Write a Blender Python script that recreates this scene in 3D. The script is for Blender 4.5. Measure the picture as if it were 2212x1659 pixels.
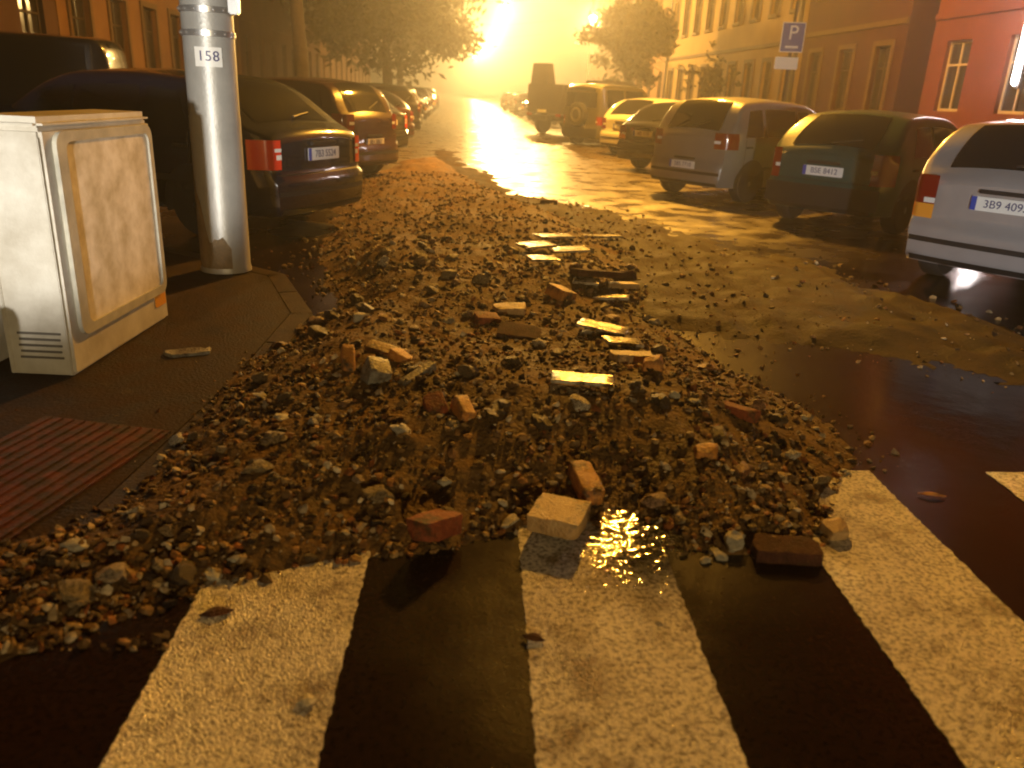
import bpy, bmesh, math, random
import numpy as np
from mathutils import Vector, Matrix, noise, Euler
random.seed(7)
for o in list(bpy.data.objects): bpy.data.objects.remove(o)
sc = bpy.context.scene
COL = sc.collection
PI = math.pi

# ------------------------------------------------------------------ camera
FPX = 800.0
def _n(v):
    v = np.array(v, float); return v/np.linalg.norm(v)
_Yc = _n([454-512, -(90-384), -FPX])
_Z = -_n([407-512, -(2600-384), -FPX])
_Z = _n(_Z-np.dot(_Z, _Yc)*_Yc)
_X = np.cross(_Yc, _Z)
RC = np.array([_X, _Yc, _Z])
CAMH = 1.5
cam_d = bpy.data.cameras.new('camera'); cam = bpy.data.objects.new('camera', cam_d); COL.objects.link(cam)
cam_d.sensor_width = 36; cam_d.lens = FPX/1024*36
cam_d.clip_start = .05; cam_d.clip_end = 2000
M = Matrix([[*RC[0], 0], [*RC[1], 0], [*RC[2], CAMH], [0, 0, 0, 1]])
cam.matrix_world = M
cam_d.dof.use_dof = True; cam_d.dof.focus_distance = 5.2; cam_d.dof.aperture_fstop = 2.0
sc.camera = cam
def G(vx, vy, z=0.0):
    "ground point under a spot of the photograph (2212 px wide view), at height z"
    d = RC @ _n([vx*.46293-512, -(vy*.46293-384), -FPX])
    t = (z-CAMH)/d[2]
    return Vector((d[0]*t, d[1]*t, z))

# ------------------------------------------------------------------ world, exposure
w = bpy.data.worlds.new('World'); sc.world = w; w.use_nodes = True
nt = w.node_tree; bg = nt.nodes['Background']
sky = nt.nodes.new('ShaderNodeTexSky'); sky.sky_type = 'NISHITA'; sky.sun_disc = False
sky.sun_elevation = math.radians(-8); sky.sun_rotation = math.radians(40)
mixw = nt.nodes.new('ShaderNodeMix'); mixw.data_type = 'RGBA'; mixw.blend_type = 'ADD'
mixw.inputs[0].default_value = 1
nt.links.new(sky.outputs[0], mixw.inputs[6])
mixw.inputs[7].default_value = (.12, .06, .02, 1)      # low cloud lit by the town
nt.links.new(mixw.outputs[2], bg.inputs[0]); bg.inputs[1].default_value = .07
vs = sc.view_settings; vs.view_transform = 'Standard'; vs.look = 'None'; vs.exposure = 0.0; vs.gamma = 1
sc.render.engine = 'CYCLES'
sc.cycles.use_denoising = True
sc.cycles.max_bounces = 6; sc.cycles.volume_bounces = 1; sc.cycles.transparent_max_bounces = 6
sc.cycles.sample_clamp_indirect = 4.0; sc.cycles.caustics_reflective = False; sc.cycles.caustics_refractive = False
sc.cycles.filter_width = 2.0
SODIUM = (1.0, .44, .045)
PALE = (1.0, .61, .19)       # the newer lamps farther down the street
LAMP_W = 15000.0

def spot(name, loc, target, watt, color, ang, blend=.6, size=.15):
    d = bpy.data.lights.new(name, 'SPOT'); d.energy = watt; d.color = color
    d.spot_size = math.radians(ang); d.spot_blend = blend; d.shadow_soft_size = size
    o = bpy.data.objects.new(name, d); COL.objects.link(o); o.location = loc
    o.rotation_euler = (Vector(target)-Vector(loc)).to_track_quat('-Z', 'Y').to_euler()
    return o
# added fill spots behind the camera, standing in for an unseen light source
FILL_L = spot('fill_spot', (-1.3, -5.5, 1.05), (-2.35, 5.0, 1.55), 5600, (1, .95, .86), 16, .5)
FILL_R = spot('fill_spot', (.6, -5.5, .85), (4.9, 8.2, 1.05), 3600, (1, .95, .90), 21, .7)
FILL_C = spot('fill_spot', (1.7, -5.5, 1.35), (-.3, 5.0, .35), 900, (1, .72, .34), 52, .9)

# ------------------------------------------------------------------ materials
def mat(name, col, rough=.6, metal=0.0, var=0.0, vscale=6.0, col2=None, bump=0.0, bscale=60.0, coat=0.0, spec=.5, rvar=0.0):
    m = bpy.data.materials.new(name); m.use_nodes = True
    t = m.node_tree; p = t.nodes['Principled BSDF']
    p.inputs['Base Color'].default_value = (*col, 1); p.inputs['Roughness'].default_value = rough
    p.inputs['Metallic'].default_value = metal; p.inputs['Coat Weight'].default_value = coat
    p.inputs['Specular IOR Level'].default_value = spec
    tc = t.nodes.new('ShaderNodeTexCoord')
    if var > 0 or col2:
        n = t.nodes.new('ShaderNodeTexNoise'); n.inputs['Scale'].default_value = vscale
        n.inputs['Detail'].default_value = 6; n.inputs['Roughness'].default_value = .65
        t.links.new(tc.outputs['Object'], n.inputs['Vector'])
        r = t.nodes.new('ShaderNodeValToRGB'); r.color_ramp.elements[0].position = .35; r.color_ramp.elements[1].position = .65
        c2 = col2 or tuple(min(1, c*(1+var)) for c in col)
        c1 = col if col2 else tuple(c*(1-var) for c in col)
        r.color_ramp.elements[0].color = (*c1, 1); r.color_ramp.elements[1].color = (*c2, 1)
        t.links.new(n.outputs['Fac'], r.inputs['Fac']); t.links.new(r.outputs['Color'], p.inputs['Base Color'])
        if rvar:
            mr = t.nodes.new('ShaderNodeMapRange'); mr.inputs[1].default_value = .35; mr.inputs[2].default_value = .65
            mr.inputs[3].default_value = max(.03, rough-rvar); mr.inputs[4].default_value = min(1, rough+rvar)
            t.links.new(n.outputs['Fac'], mr.inputs[0]); t.links.new(mr.outputs[0], p.inputs['Roughness'])
    if bump > 0:
        n2 = t.nodes.new('ShaderNodeTexNoise'); n2.inputs['Scale'].default_value = bscale; n2.inputs['Detail'].default_value = 5
        t.links.new(tc.outputs['Object'], n2.inputs['Vector'])
        b = t.nodes.new('ShaderNodeBump'); b.inputs['Strength'].default_value = bump; b.inputs['Distance'].default_value = .02
        t.links.new(n2.outputs['Fac'], b.inputs['Height']); t.links.new(b.outputs['Normal'], p.inputs['Normal'])
    return m
def muddy(m, amount=.5):
    "dried mud sticking to a surface in patches"
    t = m.node_tree; p = t.nodes['Principled BSDF']; L = t.links.new; src = p.inputs['Base Color'].links[0].from_socket
    oi = t.nodes.new('ShaderNodeObjectInfo'); tc = t.nodes.new('ShaderNodeTexCoord'); ad = t.nodes.new('ShaderNodeVectorMath'); L(tc.outputs['Object'], ad.inputs[0]); L(oi.outputs['Location'], ad.inputs[1])
    n = t.nodes.new('ShaderNodeTexNoise'); n.inputs['Scale'].default_value = 11; n.inputs['Detail'].default_value = 6; n.inputs['Roughness'].default_value = .7; L(ad.outputs[0], n.inputs['Vector'])
    r = t.nodes.new('ShaderNodeValToRGB'); r.color_ramp.elements[0].position = amount-.06; r.color_ramp.elements[1].position = amount+.10; L(n.outputs['Fac'], r.inputs['Fac'])
    mx = t.nodes.new('ShaderNodeMix'); mx.data_type = 'RGBA'; mx.inputs[7].default_value = (.055, .031, .013, 1); L(r.outputs['Color'], mx.inputs[0]); L(src, mx.inputs[6]); L(mx.outputs[2], p.inputs['Base Color']); return m
def emit(name, col, strength):
    m = bpy.data.materials.new(name); m.use_nodes = True; t = m.node_tree
    p = t.nodes['Principled BSDF']; p.inputs['Base Color'].default_value = (*col, 1)
    p.inputs['Emission Color'].default_value = (*col, 1); p.inputs['Emission Strength'].default_value = strength
    return m

def asphalt_mat():
    m = mat('wet_asphalt', (.026, .022, .020), .34, var=.0, spec=.16); t = m.node_tree; p = t.nodes['Principled BSDF']
    tc = t.nodes.new('ShaderNodeTexCoord'); L = t.links.new
    n = t.nodes.new('ShaderNodeTexNoise'); n.inputs['Scale'].default_value = .9; n.inputs['Detail'].default_value = 6; L(tc.outputs['Object'], n.inputs['Vector'])
    mr = t.nodes.new('ShaderNodeMapRange'); mr.inputs[1].default_value = .38; mr.inputs[2].default_value = .62; mr.inputs[3].default_value = .13; mr.inputs[4].default_value = .27
    L(n.outputs['Fac'], mr.inputs[0]); L(mr.outputs[0], p.inputs['Roughness'])
    r = t.nodes.new('ShaderNodeValToRGB'); r.color_ramp.elements[0].color = (.008, .004, .004, 1); r.color_ramp.elements[1].color = (.026, .012, .009, 1)
    r.color_ramp.elements[0].position = .3; r.color_ramp.elements[1].position = .75
    n3 = t.nodes.new('ShaderNodeTexNoise'); n3.inputs['Scale'].default_value = 55; n3.inputs['Detail'].default_value = 3; L(tc.outputs['Object'], n3.inputs['Vector'])
    L(n3.outputs['Fac'], r.inputs['Fac']); L(r.outputs['Color'], p.inputs['Base Color'])
    v = t.nodes.new('ShaderNodeTexVoronoi'); v.inputs['Scale'].default_value = 85; L(tc.outputs['Object'], v.inputs['Vector'])
    b = t.nodes.new('ShaderNodeBump'); b.inputs['Strength'].default_value = .07; b.inputs['Distance'].default_value = .005
    L(v.outputs['Distance'], b.inputs['Height'])
    n4 = t.nodes.new('ShaderNodeTexNoise'); n4.inputs['Scale'].default_value = 2.2; n4.inputs['Detail'].default_value = 3; L(tc.outputs['Object'], n4.inputs['Vector'])
    b2 = t.nodes.new('ShaderNodeBump'); b2.inputs['Strength'].default_value = .22; b2.inputs['Distance'].default_value = .03
    L(n4.outputs['Fac'], b2.inputs['Height']); L(b.outputs['Normal'], b2.inputs['Normal']); L(b2.outputs['Normal'], p.inputs['Normal'])
    # lamp glare worked into the asphalt farther up: paler, rougher and shinier there
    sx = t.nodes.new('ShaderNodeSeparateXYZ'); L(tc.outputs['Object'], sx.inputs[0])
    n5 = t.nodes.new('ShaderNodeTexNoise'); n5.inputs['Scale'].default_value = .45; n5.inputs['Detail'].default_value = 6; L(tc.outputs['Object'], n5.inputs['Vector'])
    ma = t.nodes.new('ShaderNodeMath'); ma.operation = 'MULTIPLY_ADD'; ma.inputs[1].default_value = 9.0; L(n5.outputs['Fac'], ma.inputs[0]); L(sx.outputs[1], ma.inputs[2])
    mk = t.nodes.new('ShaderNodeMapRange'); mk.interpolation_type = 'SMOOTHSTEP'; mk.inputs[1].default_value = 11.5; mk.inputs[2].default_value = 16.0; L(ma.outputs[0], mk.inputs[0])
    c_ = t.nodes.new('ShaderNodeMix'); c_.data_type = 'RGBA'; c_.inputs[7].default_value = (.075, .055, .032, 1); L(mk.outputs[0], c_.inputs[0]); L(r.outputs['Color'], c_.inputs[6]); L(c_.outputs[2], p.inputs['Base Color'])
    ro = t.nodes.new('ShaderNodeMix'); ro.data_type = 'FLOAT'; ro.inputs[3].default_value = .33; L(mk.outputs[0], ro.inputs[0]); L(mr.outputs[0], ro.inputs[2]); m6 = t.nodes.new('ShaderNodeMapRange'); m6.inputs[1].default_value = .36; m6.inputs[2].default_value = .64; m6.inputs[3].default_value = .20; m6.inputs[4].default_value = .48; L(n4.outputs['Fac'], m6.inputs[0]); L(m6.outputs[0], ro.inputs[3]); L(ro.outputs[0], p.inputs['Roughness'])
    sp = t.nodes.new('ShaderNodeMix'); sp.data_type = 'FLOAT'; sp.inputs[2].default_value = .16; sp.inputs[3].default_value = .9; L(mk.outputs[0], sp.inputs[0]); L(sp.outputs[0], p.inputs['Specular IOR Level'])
    return m
def paint_mat():
    m = mat('road_paint', (.6, .56, .46), .36, coat=.7); t = m.node_tree; p = t.nodes['Principled BSDF']; L = t.links.new
    tc = t.nodes.new('ShaderNodeTexCoord')
    v = t.nodes.new('ShaderNodeTexVoronoi'); v.inputs['Scale'].default_value = 150; L(tc.outputs['Object'], v.inputs['Vector'])
    n = t.nodes.new('ShaderNodeTexNoise'); n.inputs['Scale'].default_value = 72; n.inputs['Detail'].default_value = 6; L(tc.outputs['Object'], n.inputs['Vector'])
    r = t.nodes.new('ShaderNodeValToRGB'); e = r.color_ramp.elements
    e[0].position = .36; e[0].color = (.20, .16, .10, 1); e[1].position = .56; e[1].color = (.80, .73, .56, 1)
    L(n.outputs['Fac'], r.inputs['Fac'])
    n2 = t.nodes.new('ShaderNodeTexNoise'); n2.inputs['Scale'].default_value = 4.2; n2.inputs['Detail'].default_value = 7; n2.inputs['Roughness'].default_value = .7; L(tc.outputs['Object'], n2.inputs['Vector'])
    r2 = t.nodes.new('ShaderNodeValToRGB'); e = r2.color_ramp.elements
    e[0].position = .34; e[0].color = (.30, .22, .13, 1); e[1].position = .5; e[1].color = (1, 1, 1, 1)
    L(n2.outputs['Fac'], r2.inputs['Fac'])
    mx = t.nodes.new('ShaderNodeMix'); mx.data_type = 'RGBA'; mx.blend_type = 'MULTIPLY'; mx.inputs[0].default_value = 1
    L(r.outputs['Color'], mx.inputs[6]); L(r2.outputs['Color'], mx.inputs[7]); L(mx.outputs[2], p.inputs['Base Color'])
    b = t.nodes.new('ShaderNodeBump'); b.inputs['Strength'].default_value = .6; b.inputs['Distance'].default_value = .01
    L(v.outputs['Distance'], b.inputs['Height']); L(b.outputs['Normal'], p.inputs['Normal']); L(b.outputs['Normal'], p.inputs['Coat Normal']); p.inputs['Coat Roughness'].default_value = .09
    return m
def island_mat(name, stops, rough, obj_random=False):
    m = mat(name, (.1, .1, .1), rough, bump=.5, bscale=70, spec=.28); t = m.node_tree; p = t.nodes['Principled BSDF']; L = t.links.new
    r = t.nodes.new('ShaderNodeValToRGB'); els = r.color_ramp.elements
    while len(els) < len(stops): els.new(.5)
    for e, (pos, c) in zip(els, stops): e.position = pos; e.color = (*c, 1)
    if obj_random: g = t.nodes.new('ShaderNodeObjectInfo'); L(g.outputs['Random'], r.inputs['Fac'])
    else: g = t.nodes.new('ShaderNodeNewGeometry'); L(g.outputs['Random Per Island'], r.inputs['Fac'])
    tc = t.nodes.new('ShaderNodeTexCoord'); n = t.nodes.new('ShaderNodeTexNoise'); n.inputs['Scale'].default_value = 25; n.inputs['Detail'].default_value = 5
    L(tc.outputs['Object'], n.inputs['Vector'])
    mr = t.nodes.new('ShaderNodeMapRange'); mr.inputs[1].default_value = .3; mr.inputs[2].default_value = .7; mr.inputs[3].default_value = .55; mr.inputs[4].default_value = 1.25
    L(n.outputs['Fac'], mr.inputs[0])
    mx = t.nodes.new('ShaderNodeMix'); mx.data_type = 'RGBA'; mx.blend_type = 'MULTIPLY'; mx.inputs[0].default_value = 1
    L(r.outputs['Color'], mx.inputs[6]); L(mr.outputs[0], mx.inputs[7]); L(mx.outputs[2], p.inputs['Base Color'])
    if not obj_random:      # mud clings to the bits in patches
        nb = t.nodes.new('ShaderNodeTexNoise'); nb.inputs['Scale'].default_value = 2.6; nb.inputs['Detail'].default_value = 5; nb.inputs['Roughness'].default_value = .7
        L(tc.outputs['Object'], nb.inputs['Vector']); rb = t.nodes.new('ShaderNodeValToRGB'); e = rb.color_ramp.elements
        e[0].position = .38; e[0].color = (.30, .20, .12, 1); e[1].position = .60; e[1].color = (1, .92, .78, 1)
        m2 = t.nodes.new('ShaderNodeMix'); m2.data_type = 'RGBA'; m2.blend_type = 'MULTIPLY'; m2.inputs[0].default_value = 1
        L(nb.outputs['Fac'], rb.inputs['Fac']); L(mx.outputs[2], m2.inputs[6]); L(rb.outputs['Color'], m2.inputs[7]); L(m2.outputs[2], p.inputs['Base Color'])
    return m
def water_mat():
    m = bpy.data.materials.new('water_film'); m.use_nodes = True; t = m.node_tree; t.nodes.clear(); L = t.links.new
    out = t.nodes.new('ShaderNodeOutputMaterial'); tr = t.nodes.new('ShaderNodeBsdfTransparent'); gl = t.nodes.new('ShaderNodeBsdfGlossy'); mx = t.nodes.new('ShaderNodeMixShader'); fr = t.nodes.new('ShaderNodeFresnel')
    fr.inputs['IOR'].default_value = 1.8; gl.inputs['Roughness'].default_value = .05; tr.inputs['Color'].default_value = (.97, .96, .94, 1)
    tc = t.nodes.new('ShaderNodeTexCoord'); n = t.nodes.new('ShaderNodeTexNoise'); n.inputs['Scale'].default_value = 28; n.inputs['Detail'].default_value = 2
    L(tc.outputs['Object'], n.inputs['Vector']); b = t.nodes.new('ShaderNodeBump'); b.inputs['Strength'].default_value = .26; b.inputs['Distance'].default_value = .016
    L(n.outputs['Fac'], b.inputs['Height']); L(b.outputs['Normal'], gl.inputs['Normal']); L(b.outputs['Normal'], fr.inputs['Normal'])
    at = t.nodes.new('ShaderNodeAttribute'); at.attribute_name = 'depth'; mu = t.nodes.new('ShaderNodeMath'); mu.operation = 'MULTIPLY'; L(at.outputs['Fac'], mu.inputs[0]); L(fr.outputs[0], mu.inputs[1]); L(mu.outputs[0], mx.inputs[0]); L(tr.outputs[0], mx.inputs[1]); L(gl.outputs[0], mx.inputs[2]); L(mx.outputs[0], out.inputs['Surface']); return m
MT = dict(
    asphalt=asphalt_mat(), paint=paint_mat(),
    sand=mat('wet_sand', (.018, .010, .003), .8, col2=(.068, .040, .012), vscale=3.5, bump=.5, bscale=40, rvar=.1, spec=.15),
    soil=mat('muddy_soil', (.070, .036, .011), .8, col2=(.20, .112, .036), vscale=4, bump=.9, bscale=45, rvar=.12, spec=.2),
    paver=mat('pavement_slab', (.016, .007, .003), .7, spec=.12, col2=(.040, .017, .007), vscale=5, bump=.4, bscale=60, rvar=.12),
    tactile=mat('red_tactile_paving', (.10, .026, .014), .55, spec=.12, col2=(.17, .05, .022), vscale=7, bump=.3, bscale=60),
    kerb=mat('granite_kerb', (.026, .017, .010), .45, spec=.12, var=.3, vscale=14, bump=.4, bscale=80),
    stones=island_mat('rubble_stone', [(0, (.05, .032, .018)), (.3, (.14, .095, .048)), (.6, (.32, .24, .12)), (.8, (.30, .11, .03)), (.9, (.45, .38, .25)), (1, (.65, .58, .45))], .5, True),
    gravel=island_mat('gravel_bits', [(0, (.03, .018, .010)), (.26, (.13, .074, .024)), (.52, (.29, .185, .065)), (.70, (.33, .11, .022)), (.80, (.52, .38, .17)), (1, (.7, .64, .5))], .68),
    pale=mat('pale_stone', (.42, .37, .25), .5, col2=(.6, .55, .42), vscale=16, bump=.6, bscale=50),
    grey=mat('grey_concrete', (.16, .15, .12), .5, col2=(.27, .25, .2), vscale=18, bump=.6, bscale=70),
    yellowbrick=mat('tan_brick', (.36, .21, .075), .55, col2=(.5, .33, .14), vscale=16, bump=.5, bscale=90),
    orangebrick=mat('orange_brick', (.42, .15, .02), .6, col2=(.58, .25, .04), vscale=18, bump=.5, bscale=90),
    redbrick=mat('red_brick', (.19, .042, .016), .7, spec=.2, col2=(.30, .08, .028), vscale=18, bump=.5, bscale=90),
    darkbrick=mat('dark_brick', (.045, .018, .012), .85, spec=.15, col2=(.085, .032, .018), vscale=18, bump=.5, bscale=90),
    tile=mat('wet_floor_tile', (.38, .345, .26), .24, col2=(.54, .50, .40), vscale=9, bump=.12, bscale=60),
    water=water_mat(),
    cabinet=mat('cream_cabinet_plastic', (.68, .65, .57), .5, col2=(.46, .42, .34), vscale=3.0, bump=.1, bscale=90),
    cabframe=mat('grey_frame', (.44, .42, .34), .6, var=.2, vscale=5),
    poster=mat('weathered_poster', (.58, .50, .34), .5, col2=(.94, .87, .74), vscale=5.5),
    slot=mat('dark_slot', (.13, .12, .10), .7),
    sticker_blue=mat('blue_sticker', (.09, .07, .22), .4), sticker_orange=mat('orange_sticker', (.75, .33, .03), .4),
    pole=mat('painted_steel_pole', (.34, .34, .32), .42, col2=(.42, .42, .39), vscale=4, metal=.25, bump=.1, bscale=50),
    polebrown=mat('brown_pole_patch', (.17, .12, .06), .7, col2=(.25, .18, .10), vscale=12, bump=.5),
    steel=mat('galvanised_steel', (.55, .55, .54), .3, metal=.8), white=mat('white_enamel', (.78, .78, .74), .4),
    ink=mat('blue_black_ink', (.06, .065, .17), .5),
    glass=mat('dark_car_glass', (.012, .012, .013), .06, spec=.6), winglass=mat('window_glass', (.02, .018, .016), .12),
    tyre=mat('rubber_tyre', (.014, .014, .014), .75, bump=.3), rim=mat('alloy_rim', (.35, .35, .36), .3, metal=.8),
    trim=mat('black_trim', (.016, .016, .017), .5), chrome=mat('chrome', (.75, .75, .75), .15, metal=1),
    redlit=mat('lit_red_lens', (.75, .05, .02), .2, coat=.5), red=mat('red_lens', (.20, .006, .004), .12, coat=.5), amber=mat('amber_lens', (.85, .36, .04), .12, coat=.5), clear=mat('clear_lens', (.8, .8, .78), .12, coat=.5),  # redlit: brighter copy of the red lens, returned beam put into its colour
    plate=mat('number_plate', (.82, .82, .78), .35), plateblue=mat('plate_blue', (.03, .07, .42), .35),
    silver=mat('silver_paint', (.50, .49, .50), .32, metal=.45, coat=.8, var=.05, vscale=3),
    silver2=mat('warm_silver_paint', (.26, .25, .235), .34, metal=.4, coat=.6, var=.06, vscale=3),
    green=mat('dark_teal_paint', (.012, .060, .056), .3, coat=.35, var=.1, vscale=3), navy=mat('navy_paint', (.006, .008, .018), .22, coat=.9),
    black=mat('black_paint', (.010, .009, .009), .24, coat=.9), brown=mat('dark_red_paint', (.045, .012, .008), .25, coat=.9),
    whitep=mat('white_paint', (.62, .6, .54), .3, coat=.7), grey_p=mat('grey_paint', (.10, .095, .09), .28, metal=.3, coat=.8), khaki=mat('khaki_paint', (.055, .05, .03), .4, coat=.5),
    tarp=mat('dark_lorry_body', (.028, .022, .016), .6, var=.2, vscale=2),
    bark=mat('bark', (.035, .024, .015), .85, var=.4, vscale=9, bump=.8, bscale=22),
    leaf=mat('leaves', (.028, .032, .008), .6, col2=(.055, .056, .014), vscale=1.2), leaf2=mat('dark_leaves', (.018, .02, .006), .6, col2=(.034, .034, .01), vscale=1.2),
    stucco_y=mat('yellow_stucco', (.17, .11, .03), .8, col2=(.23, .15, .045), vscale=.9, bump=.2, bscale=40, spec=.08),
    stucco_r=mat('dark_red_stucco', (.028, .006, .003), .8, col2=(.042, .009, .004), vscale=.8, bump=.2, bscale=40, spec=.08),
    stucco_p=mat('red_stucco', (.075, .018, .008), .8, col2=(.10, .026, .012), vscale=.8, bump=.2, bscale=40, spec=.08),
    stucco_b=mat('brown_stucco', (.034, .015, .007), .85, col2=(.055, .026, .011), vscale=.7, bump=.2, bscale=40, spec=.08),
    stucco_o=mat('ochre_stucco', (.10, .05, .018), .85, col2=(.15, .08, .03), vscale=.7, bump=.2, bscale=40, spec=.08),
    trimstone=mat('pale_window_trim', (.07, .042, .014), .8, var=.15, spec=.1), frame_pale=mat('pale_frame_wood', (.26, .22, .17), .7, var=.1), frame=mat('window_frame_wood', (.03, .02, .009), .8, var=.1, spec=.1),
    plinth=mat('stone_plinth', (.10, .075, .055), .7, var=.25, vscale=3, bump=.3), zinc=mat('dark_downpipe', (.014, .011, .010), .6),
    signblue=mat('sign_blue', (.03, .05, .28), .4), wire=mat('black_cable', (.01, .01, .01), .6),
    bulb=emit('sodium_lamp_lens', (1.0, .62, .2), 260.0), tube=emit('white_tube_lens', (1.0, .90, .88), 50.0),
)

for k_, a_ in (('stones', .53), ('yellowbrick', .60), ('orangebrick', .55), ('redbrick', .54), ('darkbrick', .63), ('grey', .5), ('tile', .51), ('pale', .62), ('paver', .63), ('tactile', .47), ('kerb', .45)): muddy(MT[k_], a_)

# ------------------------------------------------------------------ mesh helpers
def ob(name, me, m=None, parent=None, smooth=None):
    o = bpy.data.objects.new(name, me); COL.objects.link(o)
    if m is not None: me.materials.append(MT[m] if isinstance(m, str) else m)
    if parent is not None: o.parent = parent
    if smooth is not None:
        for p in me.polygons: p.use_smooth = True
        if smooth < 180: me.set_sharp_from_angle(angle=math.radians(smooth))
    return o
def tag(o, label=None, cat=None, group=None, kind=None):
    if label: o['label'] = label
    if cat: o['category'] = cat
    if group: o['group'] = group
    if kind: o['kind'] = kind
    return o
def empty(name, loc=(0, 0, 0), rz=0.0):
    o = bpy.data.objects.new(name, None); COL.objects.link(o); o.location = loc; o.rotation_euler = (0, 0, rz); o.empty_display_size = .2; return o
class MB:
    def __init__(s): s.v = []; s.f = []
    def add(s, vs, fs):
        b = len(s.v); s.v += [tuple(x) for x in vs]; s.f += [tuple(i+b for i in f) for f in fs]; return s
    def box(s, c, d, rot=None, bev=0.0):
        x, y, z = d[0]/2, d[1]/2, d[2]/2
        if bev > 0:
            bm = bmesh.new(); bmesh.ops.create_cube(bm, size=1)
            for q in bm.verts: q.co = Vector((q.co.x*d[0], q.co.y*d[1], q.co.z*d[2]))
            bmesh.ops.bevel(bm, geom=bm.edges[:], offset=bev, segments=2, affect='EDGES')
            vs = [q.co.copy() for q in bm.verts]; bm.verts.index_update(); fs = [[q.index for q in f.verts] for f in bm.faces]; bm.free()
        else:
            vs = [Vector((a*x, b*y, e*z)) for a in (-1, 1) for b in (-1, 1) for e in (-1, 1)]
            fs = [(0, 1, 3, 2), (4, 6, 7, 5), (0, 4, 5, 1), (2, 3, 7, 6), (0, 2, 6, 4), (1, 5, 7, 3)]
        R = rot or Matrix.Identity(3)
        return s.add([R @ q+Vector(c) for q in vs], fs)
    def tube(s, p0, p1, r0, r1=None, n=10, cap=True):
        r1 = r0 if r1 is None else r1
        p0, p1 = Vector(p0), Vector(p1); q = (p1-p0).to_track_quat('Z', 'Y').to_matrix()
        vs = []
        for p, r in ((p0, r0), (p1, r1)):
            vs += [p+q @ Vector((math.cos(2*PI*k/n)*r, math.sin(2*PI*k/n)*r, 0)) for k in range(n)]
        fs = [(k, (k+1) % n, n+(k+1) % n, n+k) for k in range(n)]
        if cap: fs += [tuple(range(n-1, -1, -1)), tuple(range(n, 2*n))]
        return s.add(vs, fs)
    def lathe(s, prof, n=24, org=(0, 0, 0), axis='Z'):
        vs = []; fs = []
        for r, z in prof:
            for k in range(n):
                a = 2*PI*k/n; p = Vector((r*math.cos(a), r*math.sin(a), z))
                if axis == 'Y': p = Vector((p.x, p.z, p.y))
                vs.append(p+Vector(org))
        m = len(prof)
        for i in range(m-1):
            for k in range(n):
                fs.append((i*n+k, i*n+(k+1) % n, (i+1)*n+(k+1) % n, (i+1)*n+k))
        fs.append(tuple(range(n-1, -1, -1))); fs.append(tuple(range((m-1)*n, m*n)))
        return s.add(vs, fs)
    def grid(s, rows):
        nr, nc = len(rows), len(rows[0])
        return s.add([p for r in rows for p in r], [(i*nc+j, i*nc+j+1, (i+1)*nc+j+1, (i+1)*nc+j) for i in range(nr-1) for j in range(nc-1)])
    def mesh(s, name, merge=0.0, fix=True):
        me = bpy.data.meshes.new(name); me.from_pydata(s.v, [], s.f); 
        bm = bmesh.new(); bm.from_mesh(me)
        if merge: bmesh.ops.remove_doubles(bm, verts=bm.verts[:], dist=merge)
        if fix: bmesh.ops.recalc_face_normals(bm, faces=bm.faces[:])
        bm.to_mesh(me); bm.free(); return me
    def obj(s, name, m, parent=None, smooth=None, merge=0.0, fix=True): return ob(name, s.mesh(name, merge, fix), m, parent, smooth)
def text_mesh(txt, size, depth=.002):
    cu = bpy.data.curves.new('letters', 'FONT'); cu.body = txt; cu.size = size; cu.extrude = depth; cu.align_x = 'CENTER'; cu.align_y = 'CENTER'
    o = bpy.data.objects.new('letters', cu); COL.objects.link(o)
    dg = bpy.context.evaluated_depsgraph_get(); me = bpy.data.meshes.new_from_object(o.evaluated_get(dg)); bpy.data.objects.remove(o); me.name = 'letters'
    return me
def copy_tree(o, parent=None):
    c = o.copy(); COL.objects.link(c); c.parent = parent
    for ch in list(o.children): copy_tree(ch, c)
    return c
def sdist(poly, X, Y):
    "signed distance to a polygon, positive inside"
    P = np.array([(p[0], p[1]) for p in poly]); n = len(P); dmin = np.full(X.shape, 1e9); ins = np.zeros(X.shape, bool)
    for i in range(n):
        a, b = P[i], P[(i+1) % n]; e = b-a; l2 = e@e+1e-12
        t = np.clip(((X-a[0])*e[0]+(Y-a[1])*e[1])/l2, 0, 1)
        dmin = np.minimum(dmin, np.hypot(X-a[0]-t*e[0], Y-a[1]-t*e[1]))
        c = ((a[1] > Y) != (b[1] > Y)) & (X < (b[0]-a[0])*(Y-a[1])/(b[1]-a[1]+1e-12)+a[0]); ins ^= c
    return np.where(ins, dmin, -dmin)
def sstep(t): t = np.clip(t, 0, 1); return t*t*(3-2*t)

# ------------------------------------------------------------------ setting: ground, road, pavements
g = MB().add([(-60, -40, -.02), (80, -40, -.02), (80, 330, -.02), (-60, 330, -.02)], [(0, 1, 2, 3)]).obj('ground', mat('dark_ground', (.05, .042, .035), .8, var=.3, vscale=.4)); tag(g, kind='structure')
rd = MB().add([(-6.2, -39, 0), (30, -39, 0), (30, 4.2, 0), (9.4, 7.2, 0), (9.4, 329, 0), (-6.2, 329, 0)], [(0, 1, 2, 3, 4, 5)]).obj('road', 'asphalt'); tag(rd, kind='structure')
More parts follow.
